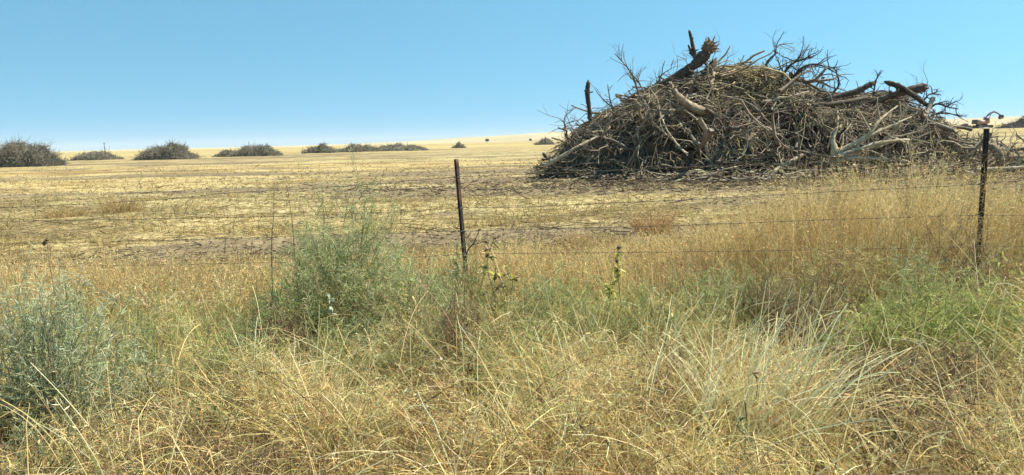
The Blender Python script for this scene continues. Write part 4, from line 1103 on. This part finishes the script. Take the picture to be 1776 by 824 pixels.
# ---- plants one can point at
def ground_p(px, Y):
    c = at(px, 244, Y); return np.array([c.x, Y, float(gz(np.array([c.x]), np.array([Y]))[0])])
def bush(name, px, Y, H, Wd, pal, label, cat, seed, n=150, nl=60, leaf=.04, lw=.0026, wts=None, stemc=(0.24, 0.20, 0.10), lean0=.45, aside=0.0, bend0=.35, flat=.75, droop=.3, t0=.12, shoot=.16):
    """n shoots spread through a rounded uneven crown, fed by bare stems from the base; nl thread-like leaves on each shoot"""
    rg = np.random.default_rng(seed)
    b0 = ground_p(px, Y)
    root = empty(name, b0); set_props(root, label, cat)
    ns = int(n * 2.8)
    u = rand_dirs(ns, rg); u[:, 2] = np.abs(u[:, 2])
    az_ = np.arctan2(u[:, 1], u[:, 0])
    lob = 0.45 + 1.0 * fbm(az_ * 1.3 + seed, u[:, 2] * 2.4 + seed * .7, seed, 3)
    rad = (rg.random(ns) ** .45) * lob
    c = u * rad[:, None] * np.array([Wd * .5, Wd * .5 * flat, H]) * 0.92
    c[:, 0] += aside * c[:, 2]
    c[:, 2] = np.maximum(c[:, 2], .02)
    out = norm(u * np.array([1.0, 1.0, .55]) * math.sin(lean0 + .25) + np.array([0, 0, 1.0]) * math.cos(lean0) + .38 * rg.normal(size=(ns, 3)))
    lean = np.arccos(np.clip(out[:, 2], -1, 1)); az = np.arctan2(out[:, 1], out[:, 0])
    L = shoot * rg.uniform(.6, 1.4, ns) * (.7 + .6 * H)
    C = pick(pal, ns, wts, .12, rg)
    st_c = np.clip(np.asarray(stemc) * (1 + .15 * rg.normal(size=(ns, 1))), .01, .8)
    gs, gl, P = feathery(c - out * L[:, None] * .4, az, lean, rg.normal(bend0, .4, ns), L, .5 * st_c + .5 * C, C, rg, max(6, nl // 5), leaf, lw, 5, droop, t0)
    # bare stems
    m_ = max(20, n // 3)
    pick_ = rg.integers(0, ns, m_); tip = c[pick_]
    a0 = np.stack([rg.normal(0, Wd * .05, m_), rg.normal(0, Wd * .05, m_), np.zeros(m_)], -1)
    t = np.linspace(0, 1, 6)[None, :, None]
    mid = a0 * .6 + tip * .4 + np.array([0, 0, 1.0]) * (.18 * np.linalg.norm(tip, axis=1))[:, None]
    PS = a0[:, None] * (1 - t) ** 2 + 2 * mid[:, None] * t * (1 - t) + tip[:, None] * t ** 2
    V, Q = tube_geo(PS, np.repeat(np.linspace(.0034, .0012, 6)[None], m_, 0), 4, False)
    gs.add(V, Q, tube_cols(m_, 6, 4, np.clip(np.asarray(stemc) * (1 + .15 * rg.normal(size=(m_, 1))), .01, .8)))
    obj('branching', gs.mesh('branching', M_LEAF), root)
    obj('foliage', gl.mesh('foliage', M_LEAF), root)
    return root
FG = [(0.40, 0.44, 0.19), (0.32, 0.37, 0.15), (0.48, 0.50, 0.25), (0.55, 0.50, 0.27)]
bush('tumbleweed', 580, 5.7, 1.26, 1.25, FG, 'tall olive green feathery bush growing in front of the wire, left of the left post', 'bush', 601, 430, 110, .055, .0027, lean0=.42, aside=.06, shoot=.20)
bush('tumbleweed', 675, 5.35, .80, 1.3, FG, 'lower feathery green bush spreading at the right foot of the tallest green bush', 'bush', 602, 170, 90, .05, .0032, lean0=.6)
bush('tumbleweed', 485, 5.3, .78, 1.0, FG, 'green feathery bush with twiggy base at the left foot of the tallest green bush', 'bush', 603, 130, 80, .05, .003, lean0=.5, wts=[.3, .2, .3, .2])
bush('tumbleweed', 735, 5.75, .74, .7, FG, 'small green bush between the tallest green bush and the left post', 'bush', 604, 110, 75, .045, .003)
bush('sagebrush', 40, 3.75, 1.10, .80, [(0.46, 0.47, 0.27), (0.56, 0.555, 0.35), (0.36, 0.38, 0.20), (0.50, 0.52, 0.32)], 'silvery blue green upright bush at the left edge of the verge', 'bush', 605, 190, 110, .045, .0036, stemc=(.26, .27, .16), lean0=.16, bend0=.1, droop=0.0, t0=.1, shoot=.24)
bush('sagebrush', 215, 4.0, .66, .42, [(0.43, 0.44, 0.25), (0.51, 0.51, 0.32), (0.34, 0.36, 0.20)], 'small silvery green sprig right of the silvery bush at the left edge', 'bush', 606, 34, 60, .04, .004, stemc=(.26, .27, .16), lean0=.25, bend0=.1, droop=0)
bush('sagebrush', 20, 3.0, .42, .5, [(0.20, 0.25, 0.13), (0.26, 0.31, 0.17), (0.16, 0.21, 0.10)], 'low green plant at the foot of the silvery bush, close to the road', 'bush', 607, 50, 45, .045, .0048, stemc=(.2, .22, .11), lean0=.35, droop=.1)
YG = [(0.36, 0.40, 0.12), (0.45, 0.46, 0.15), (0.28, 0.33, 0.10), (0.54, 0.51, 0.20)]
bush('kochia', 1565, 4.35, .54, .95, YG, 'yellow green feathery mound below the right post', 'bush', 608, 230, 100, .042, .0028, lean0=.5)
bush('kochia', 1715, 4.45, .56, .9, YG, 'bright yellow green mound at the right edge, next to the other mound', 'bush', 609, 220, 100, .042, .0028, lean0=.5)
bush('kochia', 1640, 5.2, .60, .9, FG, 'darker green weed behind the two yellow green mounds', 'bush', 610, 150, 80, .042, .0028, lean0=.5)
bush('kochia', 1250, 5.5, .56, .55, FG, 'green weed clump standing in tan grass right of the yellowing weed', 'bush', 611, 120, 80, .045, .003)
bush('kochia', 945, 5.5, .52, .6, FG, 'green weed clump below the wire, right of the left post', 'bush', 612, 130, 80, .045, .003)
BRN = [(0.24, 0.165, 0.09), (0.34, 0.245, 0.14), (0.155, 0.105, 0.06), (0.46, 0.35, 0.21)]
for k, (px, Y, H, Wd, lab) in enumerate([
        (1415, 4.75, .66, .85, 'large dead brown tumbleweed left of the yellow green mounds'),
        (1330, 5.15, .58, .6, 'smaller dead brown weed left of the large dead tumbleweed'),
        (1692, 5.6, .78, .8, 'dead brown weed at the foot of the right post'),
        (1545, 3.55, .44, 1.25, 'wide low dead brown weed right of the bright pale straw fan'),
        (1680, 3.75, .40, .8, 'low dead grey brown weed near the right edge, close to the road'),
        (1160, 3.6, .44, .72, 'low dead brown weed left of the bright pale straw fan'),
        (470, 5.0, .50, .6, 'dead brown weed under the left side of the tallest green bush'),
        (775, 4.6, .62, .55, 'dead dark brown weed behind the dry stalks under the left post'),
        (440, 3.1, .28, 1.1, 'wide flat dead brown weed nearest the road below the tallest green bush'),
        (255, 3.35, .28, .7, 'flat dead brown weed below the small silvery sprig')]):
    bush('dead_weed', px, Y, H, Wd, BRN, lab, 'dead weed', 710 + k, 150, 55, .04, .0024, stemc=(.24, .17, .10), lean0=.75, wts=[.34, .26, .26, .14])
MG = [(0.36, 0.39, 0.15), (0.44, 0.435, 0.19), (0.28, 0.325, 0.125), (0.54, 0.47, 0.22)]
for k, (px, Y, H, Wd, lab) in enumerate([
        (806, 6.2, .60, .6, 'grey green weed hiding the foot of the left post'),
        (300, 4.4, .48, 1.0, 'loose olive green weed patch below the wild oats'),
        (405, 4.3, .46, .9, 'olive green weed between wild oats and the foot of the tallest green bush'),
        (180, 4.8, .54, .9, 'grey green weed behind the silvery bush'),
        (600, 4.5, .52, 1.0, 'loose green weed in straw right below the tallest green bush'),
        (690, 4.3, .46, .7, 'thin green weed left of the dark gap under the left post'),
        (880, 4.5, .50, .9, 'loose green weed right of the brown dry stalks'),
        (1010, 4.75, .52, .9, 'olive weed patch straight below the yellowing weed'),
        (1140, 4.9, .54, .9, 'olive weed patch between the yellowing weed and the green clump in tan grass'),
        (1330, 5.4, .50, .6, 'green weed left of the dead brown tumbleweed'),
        (930, 3.7, .34, .7, 'low olive weed in the straw near the road below the left post')]):
    bush('weed', px, Y, H, Wd, MG, lab, 'weed', 680 + k, 105, 60, .045, .0028, lean0=.5, wts=[.3, .28, .22, .2])
# tufts out on the field
def tuft(px, py, Y, H, Wd, label, seed, pal, n=420):
    rg = np.random.default_rng(seed)
    b0 = ground_p(px, Y); 
    az = rg.uniform(0, 6.28, n); rr = Wd * .5 * rg.random(n) ** .7
    b = np.stack([rr * np.cos(az), rr * np.sin(az), 0 * az - .02], -1)
    L = H * rg.uniform(.5, 1.15, n)
    P = stems(b, az + rg.normal(0, .5, n), np.abs(rg.normal(.3, .25, n)), np.abs(rg.normal(.5, .4, n)), L, 5, 1.5, .1, rg)
    C = pick(pal, n, None, .12, rg)
    wd = rg.uniform(.7, 1.3, n)[:, None] * (.0016 + .0004 * Y) * np.linspace(1.1, .3, 5)[None]
    g = Geo(); V, Q = ribbon_geo(P, wd, rand_dirs(n, rg)); g.add(V, Q, np.repeat(C, 10, 0))
    g.add(*spikelets(P, 3, .02 + .0015 * Y, C, rg, .6, .25))
    o = obj('grass_tuft', g.mesh('grass_tuft', M_GRASS)); o.location = b0
    return set_props(o, label, 'grass tuft')
TT = [(0.46, 0.33, 0.15), (0.36, 0.25, 0.115), (0.55, 0.42, 0.2)]
tuft(200, 340, 18.5, .42, 1.0, 'round tan grass tuft alone on the field above the top wire at left', 621, TT)
tuft(100, 350, 17.5, .25, .8, 'smaller tan grass tuft left of the round one on the field', 622, TT)
tuft(1135, 400, 11.5, .36, .55, 'reddish tan grass tuft behind the wire below the middle of the huge pile', 623, [(0.44, 0.27, 0.12), (0.36, 0.215, 0.10), (0.5, 0.34, 0.16)])
tuft(1010, 400, 10.5, .22, .8, 'low yellow grass tuft behind the wire between post and reddish tuft', 624, TT)
# the bright bundle of long straw bent over by wind
def bundle(px0, Y, n, L, az0, lean, bend, label, seed, pal, wd=.003, sp=.16, K=9, spread=.3, spk=0):
    rg = np.random.default_rng(seed); b0 = ground_p(px0, Y)
    b = np.stack([rg.normal(0, sp, n), rg.normal(0, sp * .5, n), 0 * np.zeros(n)], -1)
    P = stems(b, az0 + rg.normal(0, spread * 1.4, n), np.abs(rg.normal(lean, .24, n)), rg.normal(bend, .4, n), L * rg.uniform(.45, 1.15, n), K, 1.4, .12, rg)
    bent = rg.random(n) < .25; kb = int(K * .6)
    P[bent, kb:, 2] -= (L * .16) * np.linspace(.2, 1.3, K - kb)[None]
    P[:, :, 2] = np.maximum(P[:, :, 2], .015)
    C = pick(pal, n, None, .1, rg)
    g = Geo(); V, Q = ribbon_geo(P, rg.uniform(.7, 1.3, n)[:, None] * wd * np.linspace(1.15, .5, K)[None], rand_dirs(n, rg)); g.add(V, Q, np.repeat(C, 2 * K, 0))
    if spk: g.add(*spikelets(P, spk, .026, np.clip(C * 1.05, 0, .8), rg, .7, .26))
    o = obj('straw_clump', g.mesh('straw_clump', M_GRASS)); o.location = b0
    return set_props(o, label, 'grass clump')
PALE_S = [(0.82, 0.73, 0.44), (0.76, 0.65, 0.36), (0.62, 0.50, 0.25)]
bundle(1300, 3.2, 300, .78, .2, .52, .55, 'bright pale straw clump bent to the right, the largest near the road', 631, PALE_S, .0060, .16)
bundle(1310, 3.25, 170, .62, 2.4, .35, .6, 'pale straw clump arching left beside the largest bright one', 632, PALE_S, .0052, .12)
bundle(1190, 3.9, 70, .75, .4, .3, .9, 'pale straw clump arching over the low brown weed', 633, PALE_S, .003, .15)
bundle(1010, 3.3, 60, .6, .5, .5, .4, 'pale straw clump leaning right, left of the low brown weed', 634, PALE_S, .003, .2)
bundle(560, 3.6, 60, .62, 2.6, .3, .9, 'pale straw clump arching left below the tallest green bush', 635, PALE_S, .003, .2)
bundle(250, 3.1, 60, .6, 2.7, .8, .4, 'pale fallen straw clump below the small silvery sprig', 636, PALE_S, .0032, .2)
bundle(480, 3.9, 50, .7, .2, .25, 1.2, 'thin straw clump with long arching stems left of the middle of the verge', 637, PALE_S, .0026, .25)
bundle(1740, 3.2, 70, .5, .1, 1.0, .2, 'pale straw clump lying flat at the right edge close to the road', 638, PALE_S, .0034, .2)
bundle(245, 5.6, 55, .62, 2.0, .2, .9, 'wild oat clump with drooping pale heads above the small silvery sprig', 639, [(0.62, 0.52, 0.30), (0.54, 0.43, 0.24)], .0026, .14, spread=1.5, spk=9)
bundle(345, 5.5, 60, .62, .8, .2, .9, 'wild oat clump with drooping heads left of the tallest green bush', 640, [(0.60, 0.49, 0.28), (0.52, 0.41, 0.22)], .0026, .18, spread=1.5, spk=9)
bundle(790, 4.45, 70, .84, 1.57, .14, .3, 'brown dry stalk clump in the dark gap under the left post', 641, [(0.36, 0.235, 0.12), (0.27, 0.17, 0.09), (0.46, 0.33, 0.18)], .0042, .14, spread=2.0, spk=4)
bundle(700, 4.5, 30, .7, 1.57, .1, .3, 'tan dry stalk clump left of the brown stalks under the left post', 642, [(0.52, 0.40, 0.2), (0.44, 0.33, 0.16)], .0034, .12, spread=2.0, spk=6)

# leafy single weeds: stems, broad leaves, dead heads
def leaf_shape(L, Wd, curl, rg):
    t = np.linspace(0, 1, 6)
    w = Wd * np.array([.12, .7, 1.0, .8, .42, .04])
    z = -curl * L * t ** 2; fold = .25 * w
    mid = np.stack([t * L, 0 * t, z], -1)
    l = mid + np.stack([0 * t, w * .5, fold], -1); r_ = mid + np.stack([0 * t, -w * .5, fold], -1)
    V = np.stack([l, mid, r_], 1).reshape(-1, 3); i = np.arange(18).reshape(6, 3)
    Q = np.concatenate([np.stack([i[:-1, 0], i[:-1, 1], i[1:, 1], i[1:, 0]], -1), np.stack([i[:-1, 1], i[:-1, 2], i[1:, 2], i[1:, 1]], -1)])
    return V, Q
def rotm(az, tilt):
    ca, sa, ct, st_ = math.cos(az), math.sin(az), math.cos(tilt), math.sin(tilt)
    return np.array([[ca * ct, -sa, -ca * st_], [sa * ct, ca, -sa * st_], [st_, 0, ct]])
def leafy_weed(px, Y, H, label, seed, leafpal, n_leaf, LL=.07, stemc=(.28, .25, .12), heads=0, headc=(.09, .06, .04), t0=.35, leanx=0.0, nst=1, headr=.018, ww=.45, droop=.4):
    rg = np.random.default_rng(seed); b0 = ground_p(px, Y)
    root = empty('leafy_weed', b0); set_props(root, label, 'weed')
    for q_ in range(nst):
        sx = rg.normal(0, .05) if nst > 1 else 0
        hh_ = H * (1 if q_ == 0 else rg.uniform(.6, .95))
        pts = [(sx, 0, 0), (sx + leanx * .4 + rg.normal(0, .02), rg.normal(0, .02), hh_ * .4), (sx + leanx * .8 + rg.normal(0, .03), rg.normal(0, .02), hh_ * .75), (sx + leanx + rg.normal(0, .05), 0, hh_)]
        P = bezier(pts, 12)
        g = Geo(); V, Q = tube_geo(P[None], np.linspace(.0052, .002, 12)[None], 6); g.add(V, Q, stemc)
        st_ = obj('stem', g.mesh('stem', M_LEAF), root)
        for k in range(max(1, n_leaf // nst)):
            t = rg.uniform(t0, .98); p = P[min(int(t * 11), 11)]
            V, Q = leaf_shape(LL * rg.uniform(.6, 1.25), LL * ww * rg.uniform(.7, 1.2), rg.uniform(.1, .8), rg)
            R_ = rotm(rg.uniform(0, 6.28), rg.normal(-droop + .5, .5))
            g = Geo(); g.add(V @ R_.T, Q, np.clip(np.array(leafpal[rg.integers(len(leafpal))]) * (1 + .12 * rg.normal()), .01, .8))
            lo_ = obj('leaf', g.mesh('leaf', M_LEAF), root); lo_.location = p
        for k in range(heads if q_ == 0 else 0):
            p = P[-1 - min(k, 8)] + rg.normal(size=3) * np.array([.025, .02, .015]) * (k > 0)
            th, ph = np.meshgrid(np.linspace(.15, math.pi - .15, 6), np.linspace(0, 6.283, 9)[:-1])
            S = np.stack([np.sin(th) * np.cos(ph), np.sin(th) * np.sin(ph), np.cos(th) * .75], -1) * headr * (.8 + .4 * rg.random(th.shape))[..., None]
            i_ = np.arange(48).reshape(8, 6)
            g = Geo(); g.add(S.reshape(-1, 3), np.stack([i_[:, :-1], np.roll(i_, -1, 0)[:, :-1], np.roll(i_, -1, 0)[:, 1:], i_[:, 1:]], -1).reshape(-1, 4), headc)
            d_ = rand_dirs(16, rg); PP = np.stack([d_ * headr * .7, d_ * headr * 1.7], 1)
            V, Q = ribbon_geo(PP, np.full((16, 2), headr * .35), rand_dirs(16, rg)); g.add(V, Q, np.asarray(headc) * 1.4)
            ho = obj('seed_head', g.mesh('seed_head', M_LEAF), root); ho.location = p
    return root
YL = [(0.58, 0.53, 0.09), (0.66, 0.61, 0.20), (0.50, 0.46, 0.11), (0.26, 0.27, 0.07)]
leafy_weed(1052, 5.1, .74, 'dying weed with yellow leaves and dark dead head below the middle of the huge pile', 651, YL, 42, .058, heads=4, t0=.66, ww=.55, headr=.014, nst=3, droop=.1, headc=(.17, .12, .075), stemc=(.38, .35, .15))
leafy_weed(858, 5.6, .78, 'weed with wilted dark and yellow leaves just right of the left post', 652, [(0.26, 0.25, 0.09), (0.16, 0.14, 0.06), (0.58, 0.54, 0.12), (0.64, 0.58, 0.22)], 54, .085, heads=4, t0=.25, nst=4, headc=(.24, .17, .10), stemc=(.38, .33, .17), headr=.012)
leafy_weed(783, 6.3, .72, 'pale green leafy weed leaning against the left side of the left post', 653, [(0.46, 0.49, 0.24), (0.36, 0.40, 0.18), (0.55, 0.55, 0.30)], 84, .065, t0=.2, nst=6)
leafy_weed(708, 5.0, .60, 'slender weed with a yellowish spike of small leaves in front of the bush foot', 654, [(0.70, 0.60, 0.22), (0.58, 0.46, 0.16), (0.45, 0.44, 0.16)], 60, .038, t0=.35, nst=2, stemc=(.4, .33, .16))
leafy_weed(464, 5.4, .66, 'bright green leafy sprig at the left edge of the tallest green bush', 655, [(0.23, 0.36, 0.15), (0.30, 0.42, 0.20)], 30, .06, t0=.4, nst=3, stemc=(.2, .26, .1), ww=.3)
leafy_weed(565, 5.1, .58, 'sprig with small whitish leaves in front of the tallest green bush', 656, [(0.50, 0.54, 0.42), (0.36, 0.42, 0.27)], 18, .045, t0=.5, nst=2)
leafy_weed(330, 3.6, .34, 'low green leafy weed among straw right of the small silvery sprig', 657, [(0.17, 0.24, 0.075), (0.24, 0.31, 0.11)], 28, .06, t0=.15, nst=3, stemc=(.2, .22, .09), ww=.3)
leafy_weed(800, 3.9, .44, 'dull green weed with small narrow leaves beside the brown dry stalks', 658, [(0.15, 0.20, 0.09), (0.21, 0.26, 0.13)], 34, .055, t0=.15, nst=4, stemc=(.2, .2, .1), ww=.3)
leafy_weed(735, 4.0, .36, 'small weed with papery white withered leaves left of the brown dry stalks', 659, [(0.66, 0.62, 0.52), (0.50, 0.44, 0.32)], 10, .05, t0=.55, nst=2, stemc=(.4, .33, .2))
leafy_weed(1330, 2.95, .40, 'dark green upright stalk in front of the bright pale straw', 660, [(0.10, 0.17, 0.09), (0.15, 0.22, 0.12)], 20, .06, t0=.2, nst=2, stemc=(.12, .17, .09), ww=.18)
leafy_weed(1525, 3.35, .30, 'small weed with a pale yellow green flower head in the dark weeds near the road', 661, [(0.52, 0.55, 0.25), (0.40, 0.45, 0.18)], 12, .03, t0=.7, stemc=(.3, .33, .15))
leafy_weed(1575, 3.1, .24, 'low dark green leafy weed near the road, right of the small flowering weed', 662, [(0.09, 0.15, 0.06), (0.13, 0.19, 0.08)], 30, .055, t0=.15, nst=4, stemc=(.12, .15, .07))
leafy_weed(1745, 5.3, .58, 'yellow green upright sprout near the right edge below the wire', 663, [(0.40, 0.42, 0.10), (0.32, 0.36, 0.09)], 16, .07, t0=.4, nst=2, stemc=(.36, .38, .1), ww=.2)
leafy_weed(1688, 5.0, .52, 'slanting yellow green stalk pointing up left of the right post foot', 664, [(0.42, 0.43, 0.13)], 6, .05, t0=.5, leanx=-.22, stemc=(.42, .43, .14), ww=.2)
leafy_weed(68, 6.0, .88, 'tall dry thistle with two round brown heads rising over the wire at the left', 665, [(0.40, 0.32, 0.18)], 8, .05, heads=2, t0=.2, stemc=(.4, .31, .17), headr=.015, headc=(.20, .14, .08))
# tall thin dead stalks
def dead_stalk(px0, py0, px1, py1, Y, label, seed, r=.0032):
    rg = np.random.default_rng(seed)
    top = np.array(at(px1, py1, Y)); mid = np.array(at(px0, py0, Y)); b = mid + (mid - top) * .6; b[2] = float(gz(b[0:1], b[1:2])[0])
    P = bezier([b, mid, (mid + top) / 2 + np.array([.008, 0, 0]), top], 14)
    paths = [(P, np.linspace(r * 1.3, r * .5, 14))]
    for k in range(9):
        i_ = int(rg.integers(4, 13)); limb_paths(P[i_], (rg.normal(0, 1), rg.normal(0, 1), .5), rg.uniform(.03, .12), r * .4, 0, paths, rg, .1)
    g = Geo()
    for P_, R_ in paths:
        V, Q = tube_geo(P_[None], R_[None], 5); g.add(V, Q, np.array((.12, .095, .06)) * (1 + .1 * rg.normal()))
    o = obj('dead_stalk', g.mesh('dead_stalk', M_LEAF, origin=b)); o.location = b
    return set_props(o, label, 'stalk')
dead_stalk(471, 430, 475, 318, 5.9, 'tall thin dark stalk, the left one of two beside the tallest green bush', 671)
dead_stalk(511, 440, 499, 330, 5.9, 'tall thin dark stalk leaning left, the right one of two beside the tallest green bush', 672)
dead_stalk(808, 445, 832, 398, 6.6, 'short brown stalk slanting up right from the foot of the left post', 673, .006)
